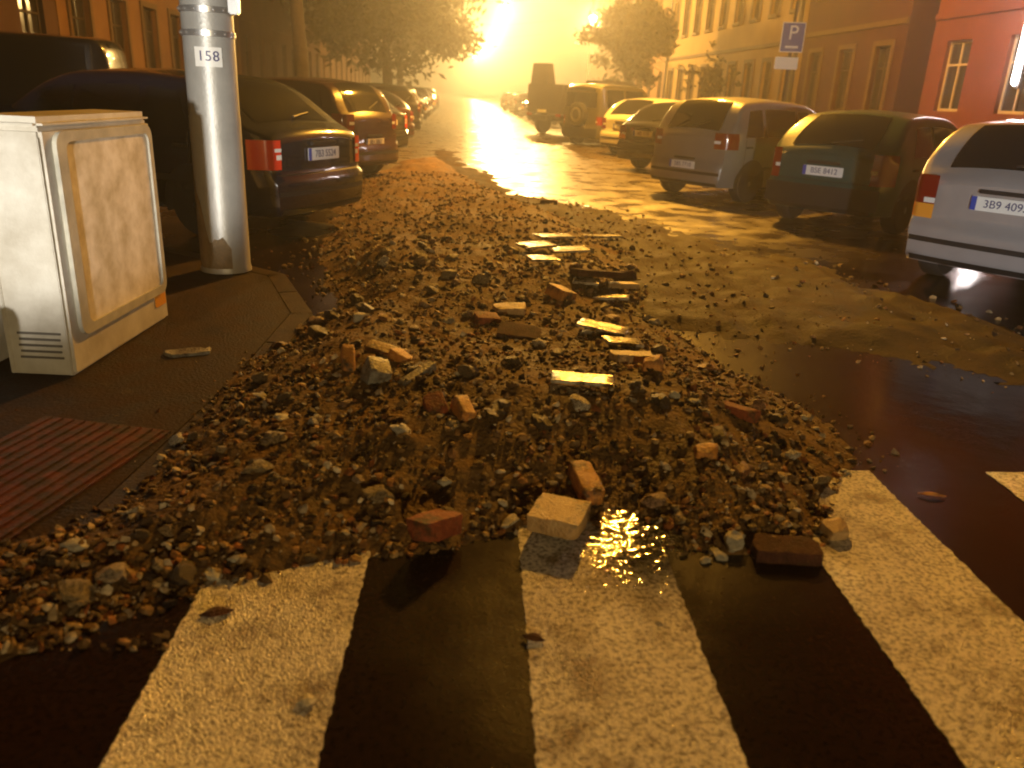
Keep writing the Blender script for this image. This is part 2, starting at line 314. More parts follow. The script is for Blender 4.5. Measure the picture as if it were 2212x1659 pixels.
# left pavement corner: rises gently from the lowered kerb at the crossing
KL = [(-4.0, .9), (-2.3, 1.15), (-1.5, 1.75), (-1.12, 2.6), (-.98, 4.0), (-.93, 5.4), (-1.35, 6.6), (-2.6, 7.6), (-4.6, 8.2), (-6.3, 8.9)]
pv = MB(); top = []
for (x, y) in KL: top.append((x-.16, y, .018))
back = [(-9.2, 8.9, .018), (-9.2, .9, .018)]
poly = top+back
n = len(poly); pv.add(poly+[(x, y, -.01) for x, y, z in poly], [tuple(range(n))]+[(i, (i+1) % n, n+(i+1) % n, n+i) for i in range(n)])
tag(pv.obj('pavement', 'paver'), kind='structure')
pv2 = MB().box((-7.7, 115, .06), (3.0, 212, .13)).obj('pavement', 'paver'); tag(pv2, kind='structure')
pv3 = MB().box((11.2, 168, .06), (3.6, 321, .13)).obj('pavement', 'paver'); tag(pv3, kind='structure')
kb = MB()
for a, b in zip(KL[:-1], KL[1:]):
    A, B = Vector((*a, 0)), Vector((*b, 0)); L = (B-A).length; nseg = max(1, round(L/.8)); 
    ang = math.atan2((B-A).y, (B-A).x); R = Matrix.Rotation(ang, 3, 'Z')
    for k in range(nseg):
        c = A.lerp(B, (k+.5)/nseg)+R @ Vector((0, .08, 0)); kb.box((c.x, c.y, -.006), (L/nseg-.004, .15, .056), R, .008)
tag(kb.obj('kerb', 'kerb'), kind='structure')
kb2 = MB()
for k in range(140): kb2.box((9.45, 7.5+k*1.5+.75, .06), (.12, 1.49, .15), None, .01)
tag(kb2.obj('kerb', 'kerb'), kind='structure')
# red ribbed tactile paving at the lowered kerb
tp = MB(); c = Vector((-1.74, 2.55, .022)); Rt = Matrix.Rotation(math.radians(-14), 3, 'Z')
tp.box(c, (.62, 1.8, .012), Rt)
for k in range(11):
    tp.box(c+Rt @ Vector((-.275+k*.055, 0, .008)), (.026, 1.78, .009), Rt, .003)
tag(tp.obj('tactile_paving', 'tactile'), kind='structure')
# pedestrian crossing
st = MB()
def stripe(x0, x1, y1, skew=.035):
    ys = np.linspace(-3.0, y1, 320); rows = [[], []]
    for y in ys:
        j = random.uniform(-.004, .004); k = random.uniform(-.004, .004)
        rows[0].append((x0+skew*(y-2)+j, y, .004)); rows[1].append((x1+skew*(y-2)+k, y, .004))
    st.grid(rows)
for x0, x1 in ((-2.9, -2.4), (-1.83, -1.32), (-.765, -.27), (.245, .755), (1.30, 1.82), (2.36, 2.87), (3.4, 3.9), (4.45, 4.95), (5.5, 6.0)):
    if x0 > -1: stripe(x0, x1, 3.07)
tag(st.obj('road_marking', 'paint'), kind='structure')

# ------------------------------------------------------------------ the washed-out sand and the rubble heap
HEAP = [G(*p) for p in [(-90, 1440), (200, 1325), (440, 1268), (620, 1240), (800, 1200), (950, 1190), (1110, 1150), (1330, 1120), (1480, 1195), (1620, 1205), (1750, 1205), (1775, 1110), (1850, 990), (1780, 920), (1700, 865), (1560, 785), (1450, 720), (1410, 690), (1400, 620), (1380, 560), (1250, 480), (1120, 430), (1010, 380), (940, 338), (870, 350), (790, 385), (745, 430), (700, 520), (690, 600), (700, 675), (600, 730), (505, 800), (400, 900), (300, 1040), (150, 1120), (0, 1165), (-90, 1180)]]
SAND = [G(*p) for p in [(1380, 700), (1560, 722), (1700, 748), (1880, 768), (2060, 790), (2230, 830), (2420, 890), (2420, 790), (2230, 728), (2050, 672), (1900, 628), (1790, 590), (1700, 555), (1600, 535), (1480, 500), (1330, 467), (1240, 445), (1120, 420), (1040, 375), (960, 320), (930, 330), (1000, 480), (1150, 600)]]
def heap_h(X, Y):
    d = sdist(HEAP, X, Y)
    rng = np.array([noise.noise(Vector((x*1.7, y*1.7, 3.1))) for x, y in zip(X.ravel(), Y.ravel())]).reshape(X.shape)
    d2 = d+rng*(.09+.12*(X < -.3))
    fine = np.array([noise.fractal(Vector((x*7, y*7, 1.3)), .8, 2.1, 4) for x, y in zip(X.ravel(), Y.ravel())]).reshape(X.shape)
    big = np.array([noise.noise(Vector((x*.9, y*.9, 9.7))) for x, y in zip(X.ravel(), Y.ravel())]).reshape(X.shape)
    tall = np.where(Y < 7, .15, .15-.005*np.clip(Y-7, 0, 15))
    lump = np.array([max(0, .42-noise.voronoi(Vector((x*5.2+.3*noise.noise(Vector((x*9, y*9, 0))), y*5.2, 2.0)))[0][0]) for x, y in zip(X.ravel(), Y.ravel())]).reshape(X.shape)
    h = sstep(d2/.75)*(tall+.09*big)+sstep(d2/.12)*.02+(fine*.012+lump*.06)*sstep((d2+.02)/.3)
    return np.where(d2 > -.02, h, -.03), d2
def sand_h(X, Y):
    d = sdist(SAND, X, Y)
    rng = np.array([noise.fractal(Vector((x*1.3, y*1.3, 5.5)), .9, 2.0, 4) for x, y in zip(X.ravel(), Y.ravel())]).reshape(X.shape)
    d2 = d+rng*.30+.10*np.array([noise.fractal(Vector((x*6, y*6, 2.2)), .8, 2.0, 3) for x, y in zip(X.ravel(), Y.ravel())]).reshape(X.shape)
    # two wheel tracks pressed into it, running with the street, and lumps beside them
    u = X-(2.35+.10*Y+.12*np.sin(Y*.7)); trk = sum(-.020*np.exp(-((u-o_)/.09)**2)+.013*np.exp(-((u-o_-.17)/.06)**2)+.013*np.exp(-((u-o_+.17)/.06)**2) for o_ in (-.7, .7))
    trk = trk+np.array([.03*max(0, noise.noise(Vector((x*4.5, y*4.5, 8)))) for x, y in zip(X.ravel(), Y.ravel())]).reshape(X.shape)
    return np.where(d2 > -.02, sstep(d2/.7)*.032+sstep(d2/.25)*.008+rng*.030*sstep(d2/.35)+trk*sstep(d2/.3), -.03), d2
def sheet(name, fn, xs, ys, m):
    X, Y = np.meshgrid(xs, ys); H, D = fn(X, Y); keep = D > -.05
    idx = -np.ones(X.shape, int); idx[keep] = np.arange(keep.sum())
    vs = [(float(a), float(b), float(c)) for a, b, c in zip(X[keep], Y[keep], H[keep])]
    q = np.stack([idx[:-1, :-1], idx[:-1, 1:], idx[1:, 1:], idx[1:, :-1]], -1).reshape(-1, 4); q = q[(q >= 0).all(1)]
    me = bpy.data.meshes.new(name); me.from_pydata(vs, [], [tuple(map(int, r)) for r in q])
    return ob(name, me, m, None, 180)
ys_h = np.concatenate([np.arange(1.7, 6, .03), np.arange(6, 22, .09)])
o = sheet('rubble_soil', heap_h, np.arange(-2.6, 2.3, .03), ys_h, 'soil'); tag(o, 'brown muddy soil heap washed across the street', 'soil', kind='stuff')
ys_s = np.concatenate([np.arange(3.6, 8, .05), np.arange(8, 24, .12)])
o = sheet('sand_layer', sand_h, np.arange(-1.0, 5.2, .05), ys_s, 'sand'); tag(o, 'flat tan sand washed over the asphalt beside the parked cars', 'sand', kind='stuff')
def zat(x, y):
    X = np.array([[x]]); Y = np.array([[y]]); return max(0.0, float(heap_h(X, Y)[0][0, 0]), float(sand_h(X, Y)[0][0, 0]))

def rock_bm(seed, sub=2, rough=.35, flat=.7):
    bm = bmesh.new(); bmesh.ops.create_icosphere(bm, subdivisions=sub, radius=.5)
    of = Vector((seed*7.3, seed*3.1, seed*1.7)); rnd = random.Random(seed)
    cuts = [(Vector((rnd.uniform(-1, 1), rnd.uniform(-1, 1), rnd.uniform(-1, 1))).normalized(), rnd.uniform(.28, .42)) for _ in range(7)]
    for v in bm.verts:
        v.co *= 1+rough*noise.noise(v.co*2.3+of)
        for nrm, dd in cuts:
            k = v.co.dot(nrm)
            if k > dd: v.co -= nrm*(k-dd)
        v.co.x *= 1.15; v.co.z *= flat
    return bm
ROCKS = []
for s in range(14):
    bm = rock_bm(s+1, 3, .55, random.uniform(.5, .8)); me = bpy.data.meshes.new('stone'); [setattr(v, 'co', v.co+noise.noise_vector(v.co*5+Vector((s, 0, 0)))*.07+noise.noise_vector(v.co*13+Vector((s, 3, 0)))*.03) for v in bm.verts]; bm.to_mesh(me); bm.free()
    for p in me.polygons: p.use_smooth = True
    me.set_sharp_from_angle(angle=math.radians(38)); ROCKS.append(me)

# gravel: too many to count
gb = []
for s in range(8):
    bm = rock_bm(s+40, 1, .75, (.75, .45, .6, .8, .35, .7, .5, .65)[s]); bm.verts.index_update()
    gb.append((np.array([v.co[:] for v in bm.verts]), [[v.index for v in f.verts] for f in bm.faces])); bm.free()
rg = np.random.default_rng(5)
N = 62000
# more of it close by, where single bits can be made out
U = rg.random(N); gy = 1.9+13*U**2.1; gx = rg.uniform(-2.4, 2.1, N)
_h, _d = heap_h(gx[:, None], gy[:, None]); _h = _h[:, 0]; _d = _d[:, 0]
_pn = np.array([noise.noise(Vector((a*2.1, b*2.1, 4.4)))+.6*noise.noise(Vector((a*5.5, b*5.5, 7.7))) for a, b in zip(gx, gy)])
ok = ((_d > -.035+rg.random(N)**2*.05) & (rg.random(N) < .35+1.1*np.clip(_pn+.35, 0, 1)) & ((gy < 6.5) | (rg.random(N) < .45))) | ((_d > -.8) & (gy < 9) & ((gx < -.75) | (gy > 3.0)) & (rg.random(N) < .17*np.exp(np.minimum(_d, 0)/.26))); gx, gy, gh = gx[ok], gy[ok], _h[ok]
# bits lying on the sand
N2 = 5200; sx = rg.uniform(.6, 5.0, N2); sy = 3.8+9*rg.random(N2)**1.5; sh, sd = sand_h(sx[:, None], sy[:, None]); sh = sh[:, 0]; sd = sd[:, 0]
k2 = (sd > -.3) & (rg.random(N2) < np.where(sd < .05, .35, np.where(sx < 2.4, .9, .3))); gx = np.concatenate([gx, sx[k2]]); gy = np.concatenate([gy, sy[k2]]); gh = np.concatenate([gh, sh[k2]])
V = []; F = []; base = 0
for i in range(len(gx)):
    vv, ff = gb[i % 8]; s = .009+.045*rg.random()**3.2
    if gy[i] > 6: s *= 1.35
    a = rg.random()*6.28; R = np.array(Euler((rg.random()*.9, rg.random()*.9, a)).to_matrix())
    V.append(vv*s @ R.T+np.array([gx[i], gy[i], max(gh[i], 0)+s*.07])); F += [[k+base for k in f] for f in ff]; base += len(vv)
me = bpy.data.meshes.new('gravel'); me.from_pydata(np.concatenate(V).tolist(), [], F)
o = ob('gravel', me, 'gravel'); tag(o, 'loose wet gravel and small bits spread over the rubble heap', 'gravel', kind='stuff')

# single stones that can be made out
def place_rock(i, x, y, s, sink=.25, m='stones', label=None, group=None, flat=1.0, mesh=None, rz=None):
    o = bpy.data.objects.new('stone', mesh or ROCKS[i % 14]); COL.objects.link(o)
    o.scale = (s*random.uniform(.85, 1.2), s*random.uniform(.8, 1.1), s*random.uniform(.75, 1.05)*flat)
    o.rotation_euler = (random.uniform(-.5, .5), random.uniform(-.5, .5), random.uniform(0, 6.28) if rz is None else rz)
    o.location = (x, y, zat(x, y)+s*(.5-sink)*.38*flat)
    tag(o, label, 'stone', group); return o
for me in ROCKS: me.materials.append(MT['stones'])
ROCKP = []
for me in ROCKS[:6]:
    m2 = me.copy(); m2.materials.clear(); m2.materials.append(MT['pale']); ROCKP.append(m2)
placed = 0; tries = 0
ZONES = [(lambda x, y: y < 2.75 and x < -.3, 'small wet stone at the near edge of the rubble before the left white stripe', 'stones at the near left edge of the rubble'),
         (lambda x, y: y < 3.3 and x > .75, 'small wet stone in the rubble between the middle and right white stripes', 'stones at the near right edge of the rubble'),
         (lambda x, y: x < -.3 and y < 4.2, 'small brownish stone in the left of the heap beside the pavement edge', 'stones in the left of the heap'),
         (lambda x, y: y < 4.2, 'small brownish stone in the middle of the heap behind the near bricks', 'stones in the middle of the heap'),
         (lambda x, y: True, 'brown stone in the far half of the heap towards the parked cars', 'stones in the far half of the heap')]
while placed < 268 and tries < 6000:
    tries += 1
    x = random.uniform(-2.0, 2.0); y = 2.0+6.0*random.random()**1.5
    d = float(sdist(HEAP, np.array([x]), np.array([y]))[0])
    if d < .0: continue
    s = random.choice((.03, .035, .04, .045, .05, .06, .075, .10))*(1 if y < 4.5 else 1.35)
    for fn, lb, gr in ZONES:
        if fn(x, y): break
    place_rock(placed, x, y, s, random.uniform(.1, .4), label=lb, group=gr); placed += 1
# stones with a look of their own
for k, (vx, vy, s, pale, lb, flat) in enumerate([
    (570, 868, .075, 1, 'flat pale oval stone left of the heap below a grey lump', .5),
    (563, 828, .085, 0, 'grey lump standing just above the flat pale oval stone', 1.1),
    (165, 1205, .070, 1, 'bright cream angular stone at the far left near edge of the rubble', .9),
    (150, 1222, .035, 1, 'tiny cream pebble touching the bright cream stone at far left', .9),
    (780, 728, .085, 1, 'bright cream chunk above the small orange brick left of the heap', 1.2),
    (958, 1043, .060, 1, 'white chunk behind the dark red near brick', .9),
    (870, 975, .095, 1, 'white star-shaped angular chunk in the middle of the heap', .8),
    (512, 1215, .052, 1, 'round pale stone at the near rim just before the left stripe', .9),
    (460, 1238, .060, 1, 'round yellowish stone on the corner of the left white stripe', .9),
    (1590, 1140, .105, 1, 'large pale rounded stone in the cluster before the right stripe', 1.0),
    (1562, 1160, .055, 1, 'middle pale pebble in the cluster left of the large pale stone', .9),
    (1530, 1168, .050, 1, 'leftmost pale pebble of the cluster before the right stripe', .8),
    (1545, 1150, .042, 1, 'hindmost pale pebble of the cluster before the right stripe', .8),
    (1522, 792, .11, 0, 'broad olive stone lying at the dark wet asphalt beyond the heap', .8),
    (610, 928, .075, 1, 'yellow stone in the left of the heap with a bright flat sliver beside it', .7),
    (687, 938, .050, 1, 'bright flat sliver of stone right of the yellow stone', .5),
    (1100, 1095, .070, 1, 'pale stone left of the big tan block at the near edge', .9),
    (1090, 1065, .045, 1, 'small pale stone stacked above the one left of the tan block', .9),
    (1830, 985, .045, 1, 'lone pale pebble at the right tip of the heap', .9),
    (1740, 885, .045, 1, 'pale pebble on the asphalt at the right rim of the heap', .8),
    (1680, 905, .11, 0, 'broad reddish stone on the right rim of the heap', .8),
    (440, 738, .085, 1, 'pale stone lying on the pavement behind the cream cabinet', .7),
    (1075, 935, .085, 0, 'broad ochre stone right of the upright orange brick', .9),
    (1165, 950, .09, 0, 'broad ochre stone in the heap centre behind the tan brick', .8),
    (1250, 925, .05, 1, 'small pale stone in the heap centre', .8),
    (1450, 905, .065, 1, 'tall pale stone in a row of three right of the heap centre', 1.2),
    (1495, 912, .055, 1, 'right pale stone of the row of three right of the heap centre', .9),
    (1410, 905, .055, 1, 'left pale stone of the row of three right of the heap centre', .9),
    (1425, 1337, .030, 0, 'dark pebble lying on the middle white stripe', .7),
    ]):
    p = G(vx, vy, .08 if vy < 1190 else .02)
    place_rock(k, p.x, p.y, s, .15, label=lb, flat=flat, mesh=ROCKP[k % 6] if pale else None)

def leaf(vx, vy, L, w, rz, m, label):
    vs = []; n = 12
    for k in range(n+1):
        t = k/n; h = w*math.sin(PI*t)**.8; vs += [(L*(t-.5), -h/2, .003+.006*math.sin(PI*t)), (L*(t-.5), 0, .008+.006*math.sin(PI*t)), (L*(t-.5), h/2, .002+.008*math.sin(PI*t))]
    o = MB().add(vs, [(3*k+j, 3*k+j+1, 3*k+4+j, 3*k+3+j) for k in range(n) for j in (0, 1)]).obj('fallen_leaf', m); p = G(vx, vy); o.location = (p.x, p.y, .006); o.rotation_euler = (0, 0, math.radians(rz)); tag(o, label, 'leaf')
leaf(2012, 1074, .11, .035, -14, MT['orangebrick'], 'narrow orange leaf lying on the dark asphalt right of the right stripe')
leaf(662, 1522, .055, .045, 20, MT['pale'], 'round pale leaf lying on the left white stripe')
leaf(468, 1330, .10, .05, 15, MT['darkbrick'], 'dark brown wet leaf at the top left of the left white stripe')
leaf(1152, 1385, .07, .04, -20, MT['darkbrick'], 'dark brown wet leaf on the left edge of the middle white stripe')

# ------------------------------------------------------------------ bricks, blocks and tiles
def block_mesh(d, seed, bev=.006, rag=.006):
    bm = bmesh.new(); bmesh.ops.create_cube(bm, size=1)
    for q in bm.verts: q.co = Vector((q.co.x*d[0], q.co.y*d[1], q.co.z*d[2]))
    bmesh.ops.subdivide_edges(bm, edges=bm.edges[:], cuts=5, use_grid_fill=True)
    of = Vector((seed*5.1, seed*2.3, seed))
    hx, hy, hz = d[0]/2, d[1]/2, d[2]/2
    for q in bm.verts:
        # worn arrises: pull edges and corners in a little, unevenly
        k = sum((abs(q.co.x) > hx*.98, abs(q.co.y) > hy*.98, abs(q.co.z) > hz*.98))
        q.co += noise.noise_vector(q.co*16+of)*rag
        if k >= 2: q.co *= 1-bev/max(hx, .03)*(.5+.9*abs(noise.noise(q.co*30+of)))
    rnd = random.Random(seed)
    if min(d) > .03:
        for _ in range(3):      # knocked-off corners
            c = Vector((rnd.choice((-1, 1))*hx, rnd.choice((-1, 1))*hy, rnd.choice((-1, 1, 1))*hz)); nn = (c+Vector((rnd.uniform(-.03, .03), rnd.uniform(-.03, .03), 0))).normalized(); lim = c.dot(nn)-rnd.uniform(.012, .04)
            for q in bm.verts:
                e = q.co.dot(nn)-lim
                if e > 0: q.co -= nn*e*(.9+.4*noise.noise(q.co*40))
    me = bpy.data.meshes.new('brick'); bm.to_mesh(me); bm.free(); return me
def brick(vx, vy, d, rz, m, label, name='brick', cat='brick', tilt=(0, 0), lift=0.0, zg=.1, rag=.005):
    p = G(vx, vy, zg); z = zat(p.x, p.y)
    for _ in range(3): p = G(vx, vy, z+d[2]*.6); z = zat(p.x, p.y)
    o = ob(name, block_mesh(d, random.random()*50, .006, rag), m, None, 40)
    o.location = (p.x, p.y, z+d[2]*.40+lift); o.rotation_euler = (math.radians(tilt[0]), math.radians(tilt[1]), math.radians(rz))
    tag(o, label, cat); return o
BR = [
 (1208, 1098, (.195, .20, .066), -22, 'yellowbrick', 'big tan block lying on the near end of the middle white stripe', 'block', 'block', (0, 0), -.01),
 (1264, 1032, (.092, .225, .07), 10, 'orangebrick', 'orange brick just behind the big tan block', 'brick', 'brick', (8, 6), .0),
 (935, 1112, (.19, .105, .075), 48, 'redbrick', 'dark red brick at the near rim of the heap left of the middle stripe', 'brick', 'brick', (-6, 10), -.005),
 (1002, 868, (.085, .20, .08), 20, 'orangebrick', 'orange brick sticking up in the heap beside a dark red brick', 'brick', 'brick', (16, 12), .01),
 (940, 858, (.11, .18, .085), 12, 'redbrick', 'dark red brick left of the orange one in the heap', 'brick', 'brick', (18, -8), 0),
 (752, 772, (.075, .19, .085), 14, 'orangebrick', 'small orange brick at the left of the heap under the cream chunk', 'brick', 'brick', (38, 6), .02),
 (868, 762, (.11, .16, .075), 50, 'orangebrick', 'orange brick right of the grey concrete chunk in the left of the heap', 'brick', 'brick', (20, 12), .0),
 (825, 745, (.20, .10, .07), -24, 'yellowbrick', 'tan brick half buried behind the grey concrete chunk', 'brick', 'brick', (10, 8), .0),
 (812, 785, (.13, .15, .15), 22, 'grey', 'grey concrete chunk in the left of the heap between two orange bricks', 'concrete_chunk', 'concrete chunk', (20, 15), -.01),
 (900, 800, (.07, .34, .06), -38, 'grey', 'grey concrete bar lying slanted in the left of the heap', 'concrete_chunk', 'concrete chunk', (12, 0), .0),
 (1257, 830, (.30, .13, .018), -10, 'tile', 'bright cream tile lying flat in the right middle of the heap', 'floor_tile', 'tile', (0, 0), .03),
 (1302, 716, (.30, .19, .018), -22, 'tile', 'broad cream tile behind the long orange brick', 'floor_tile', 'tile', (-3, 6), .03),
 (1362, 766, (.27, .11, .085), -2, 'yellowbrick', 'long tan brick lying across the right of the heap', 'brick', 'brick', (0, 0), .01),
 (1411, 772, (.115, .08, .15), -6, 'orangebrick', 'orange brick stood on end at the right tip of the long tan brick', 'brick', 'brick', (0, 4), -.02),
 (1345, 742, (.24, .10, .018), 14, 'tile', 'narrow tan tile between the broad tile and the long brick', 'floor_tile', 'tile', (5, 8), .02),
 (1320, 652, (.26, .10, .022), -14, 'tile', 'narrow cream tile in the upper right of the heap', 'floor_tile', 'tile', (0, -4), .04),
 (1346, 622, (.26, .11, .04), -2, 'yellowbrick', 'flat tan tile right of the dark slab in the upper heap', 'floor_tile', 'tile', (-4, 0), .03),
 (1266, 617, (.20, .14, .02), -16, 'tile', 'short bright tile in front of the dark slab', 'floor_tile', 'tile', (4, 0), .05),
 (1292, 604, (.42, .26, .05), 8, 'darkbrick', 'dark slab with a bright wet rim in the upper right of the heap', 'slab', 'slab', (-9, 4), .06),
 (1348, 600, (.22, .22, .09), -20, 'darkbrick', 'dark slab leaning right of the wider dark slab', 'slab', 'slab', (-14, -10), .05),
 (1300, 515, (.45, .12, .02), 10, 'tile', 'long thin wet tile farthest right in the upper heap', 'floor_tile', 'tile', (0, 0), .03),
 (1196, 520, (.40, .16, .02), 26, 'tile', 'hindmost bright wet tile of the glinting patch', 'floor_tile', 'tile', (2, 2), .05),
 (1158, 540, (.34, .18, .02), 30, 'tile', 'left bright wet tile of the glinting patch', 'floor_tile', 'tile', (3, 0), .05),
 (1228, 553, (.36, .18, .02), 10, 'tile', 'right bright wet tile of the glinting patch', 'floor_tile', 'tile', (2, -2), .05),
 (1172, 570, (.26, .16, .02), 16, 'tile', 'nearest bright wet tile of the glinting patch', 'floor_tile', 'tile', (2, 2), .05),
 (1212, 628, (.16, .22, .10), 36, 'orangebrick', 'orange brick in the upper heap left of the short bright tile', 'brick', 'brick', (8, 14), .02),
 (1050, 682, (.20, .12, .08), 20, 'redbrick', 'reddish brick in the middle of the upper heap', 'brick', 'brick', (10, 8), .01),
 (1100, 664, (.25, .14, .06), -6, 'yellowbrick', 'tan brick touching the reddish one in the upper heap', 'brick', 'brick', (6, -4), .02),
 (1122, 705, (.30, .22, .10), -10, 'darkbrick', 'nearly black lump below the tan brick in the upper heap', 'slab', 'slab', (8, 4), -.02),
 (1598, 886, (.20, .05, .05), -44, 'redbrick', 'thin red shard on the right rim of the heap', 'brick', 'brick', (0, 0), .0),
 (1527, 962, (.11, .09, .07), -8, 'orangebrick', 'small brown brick end in the right of the heap', 'brick', 'brick', (12, 0), .0),
 (1697, 1182, (.24, .13, .05), -6, 'darkbrick', 'dark brick lying against the corner of the right white stripe', 'brick', 'brick', (0, 0), .0),
 (1805, 1140, (.10, .09, .05), 14, 'yellowbrick', 'tan brick bit on the right white stripe', 'brick', 'brick', (6, 0), .0),
 (405, 762, (.24, .10, .04), 24, 'grey', 'pale broken chip on the pavement behind the cream cabinet', 'brick', 'brick', (0, 0), .0),
 (1185, 433, (.30, .14, .10), -8, 'darkbrick', 'dark brick at the edge of the shining wet road', 'brick', 'brick', (0, 0), .0),
]
for b in BR:
    vx, vy, d, rz, m, lb, nm, ct, tl, lift = b
    if vy < 1000 and d[2] > .05: d = tuple(q*.86 for q in d)
    o_ = brick(vx, vy, d, rz, m, lb, nm, ct, tl, lift-(.022 if d[2] > .05 and vy < 1000 else 0))
    if vy == 1098: o_.location = (.41, 2.546, .064)
    if vy == 1032: o_.location = (.54, 2.767, .088)
    if vy == 1112: o_.location = (-.04, 2.445, .080)
# thin water running out of the heap
def puddle(pts, z, name='water'):
    P = [Vector(p) for p in pts]; c = sum(P, Vector())/len(P); k = len(P); ring = []
    for i in range(k*8):
        q = P[i//8].lerp(P[(i//8+1) % k], (i % 8)/8); q += (q-c)*.25*noise.noise(q*5); ring.append(q)
    n = len(ring); F_ = (1, .8, .6, .4, .2); vs = [((c+(q-c)*f).x, (c+(q-c)*f).y, z) for f in F_ for q in ring]+[(c.x, c.y, z)]; m = MB()
    fs = [(i*n+j, i*n+(j+1) % n, (i+1)*n+(j+1) % n, (i+1)*n+j) for i in range(4) for j in range(n)]+[(4*n+j, 4*n+(j+1) % n, 5*n) for j in range(n)]
    o = m.add(vs, fs).obj(name, 'water'); at = o.data.attributes.new('depth', 'FLOAT', 'POINT')
    at.data.foreach_set('value', [min(1, (1-f)*1.7)**1.5 for f in F_ for q in ring]+[1.0]); return o
tag(puddle([G(*p) for p in [(1420, 1085), (1430, 1035), (1500, 1015), (1590, 1020), (1640, 1060), (1560, 1100)]], .060), 'thin sheet of glittering water among the gravel', kind='structure')
tag(puddle([G(*p) for p in [(1240, 1130), (1290, 1020), (1380, 1000), (1460, 1040), (1520, 1110), (1530, 1220), (1520, 1300), (1420, 1360), (1290, 1300), (1240, 1220)]], .018), 'thin sheet of glittering water at the foot of the heap', kind='structure')

# ------------------------------------------------------------------ cabinet and pole on the corner
def rrect(cy, cz, w, h, r, n=6):
    pts = []
    for (sy, sz, a0) in ((1, 1, 0), (-1, 1, 90), (-1, -1, 180), (1, -1, 270)):
        for k in range(n+1):
            a = math.radians(a0+90*k/n); pts.append((cy+sy*(w/2-r)+r*math.cos(a), cz+sz*(h/2-r)+r*math.sin(a)))
    return pts
def loop_solid(mb, pts, x0, x1):
    n = len(pts); mb.add([(x0, y, z) for y, z in pts]+[(x1, y, z) for y, z in pts], [tuple(range(n)), tuple(range(2*n-1, n-1, -1))]+[(i, (i+1) % n, n+(i+1) % n, n+i) for i in range(n)])
def ring_solid(mb, outer, inner, x0, x1):
    n = len(outer); vs = [(x0, *p) for p in outer]+[(x0, *p) for p in inner]+[(x1, *p) for p in outer]+[(x1, *p) for p in inner]; fs = []
    for i in range(n):
        j = (i+1) % n
        fs += [(2*n+i, 2*n+j, 3*n+j, 3*n+i), (i, j, 2*n+j, 2*n+i), (n+i, 3*n+i, 3*n+j, n+j)]
    mb.add(vs, fs)
CZ = .016
cb = tag(empty('utility_cabinet', (-1.925, 4.05, CZ), math.radians(-4.3)), 'cream utility cabinet with a framed weathered poster on its side at the pavement corner', 'cabinet')
# local: near right corner at the origin, +y along the poster side, -x to the left
b = MB(); b.box((-.17, .59, .615), (.34, 1.18, 1.23), None, .018); b.obj('body', 'cabinet', cb, 40)
b = MB(); b.box((-.17, .59, 1.245), (.352, 1.192, .07), None, .03); b.obj('roof', 'cabinet', cb, 40)
b = MB(); ring_solid(b, rrect(.62, .70, 1.06, 1.02, .07), rrect(.64, .70, .93, .92, .05), .0, .022); b.obj('poster_frame', 'cabframe', cb, 40)
b = MB(); loop_solid(b, rrect(.64, .70, .94, .93, .05), .0, .010); b.obj('poster', 'poster', cb, 40)
b = MB()
for k in range(5): b.box((-.155, -.002, .10+k*.032), (.22-.012*(k % 2), .008, .011))
b.obj('vent', 'slot', cb)
b = MB(); b.box((-.315, -.004, .6), (.02, .014, 1.18), None, .004); b.box((-.02, -.004, .6), (.02, .012, 1.18), None, .004); b.obj('door_edge', 'cabinet', cb)
b = MB(); loop_solid(b, rrect(1.07, .145, .15, .075, .012), .0, .006); b.obj('sticker', 'sticker_orange', cb)
b = MB(); loop_solid(b, rrect(1.06, .215, .15, .065, .012), .0, .006); b.obj('sticker', 'sticker_blue', cb)
cb2 = tag(empty('utility_cabinet', (-2.40, 4.09, CZ), math.radians(-4.3)), 'plain cream cabinet at the left picture edge, beside the poster cabinet', 'cabinet')
b = MB(); b.box((-.45, .56, .60), (.9, 1.12, 1.20), None, .02); b.obj('body', 'cabinet', cb2, 40)
b = MB(); b.box((-.45, .56, 1.215), (.94, 1.16, .04), None, .015); b.obj('roof', 'cabinet', cb2, 40)
# short bollard cut by the left edge, before the cabinets
bo = tag(empty('bollard', (-2.16, 3.35, .05)), 'dark thin bollard at the left picture edge before the cabinets', 'bollard')
MB().lathe([(.05, 0), (.05, .25), (.055, .27), (.055, .32), (.04, .36), (.01, .375)], 14).obj('post', 'zinc', bo, 40)

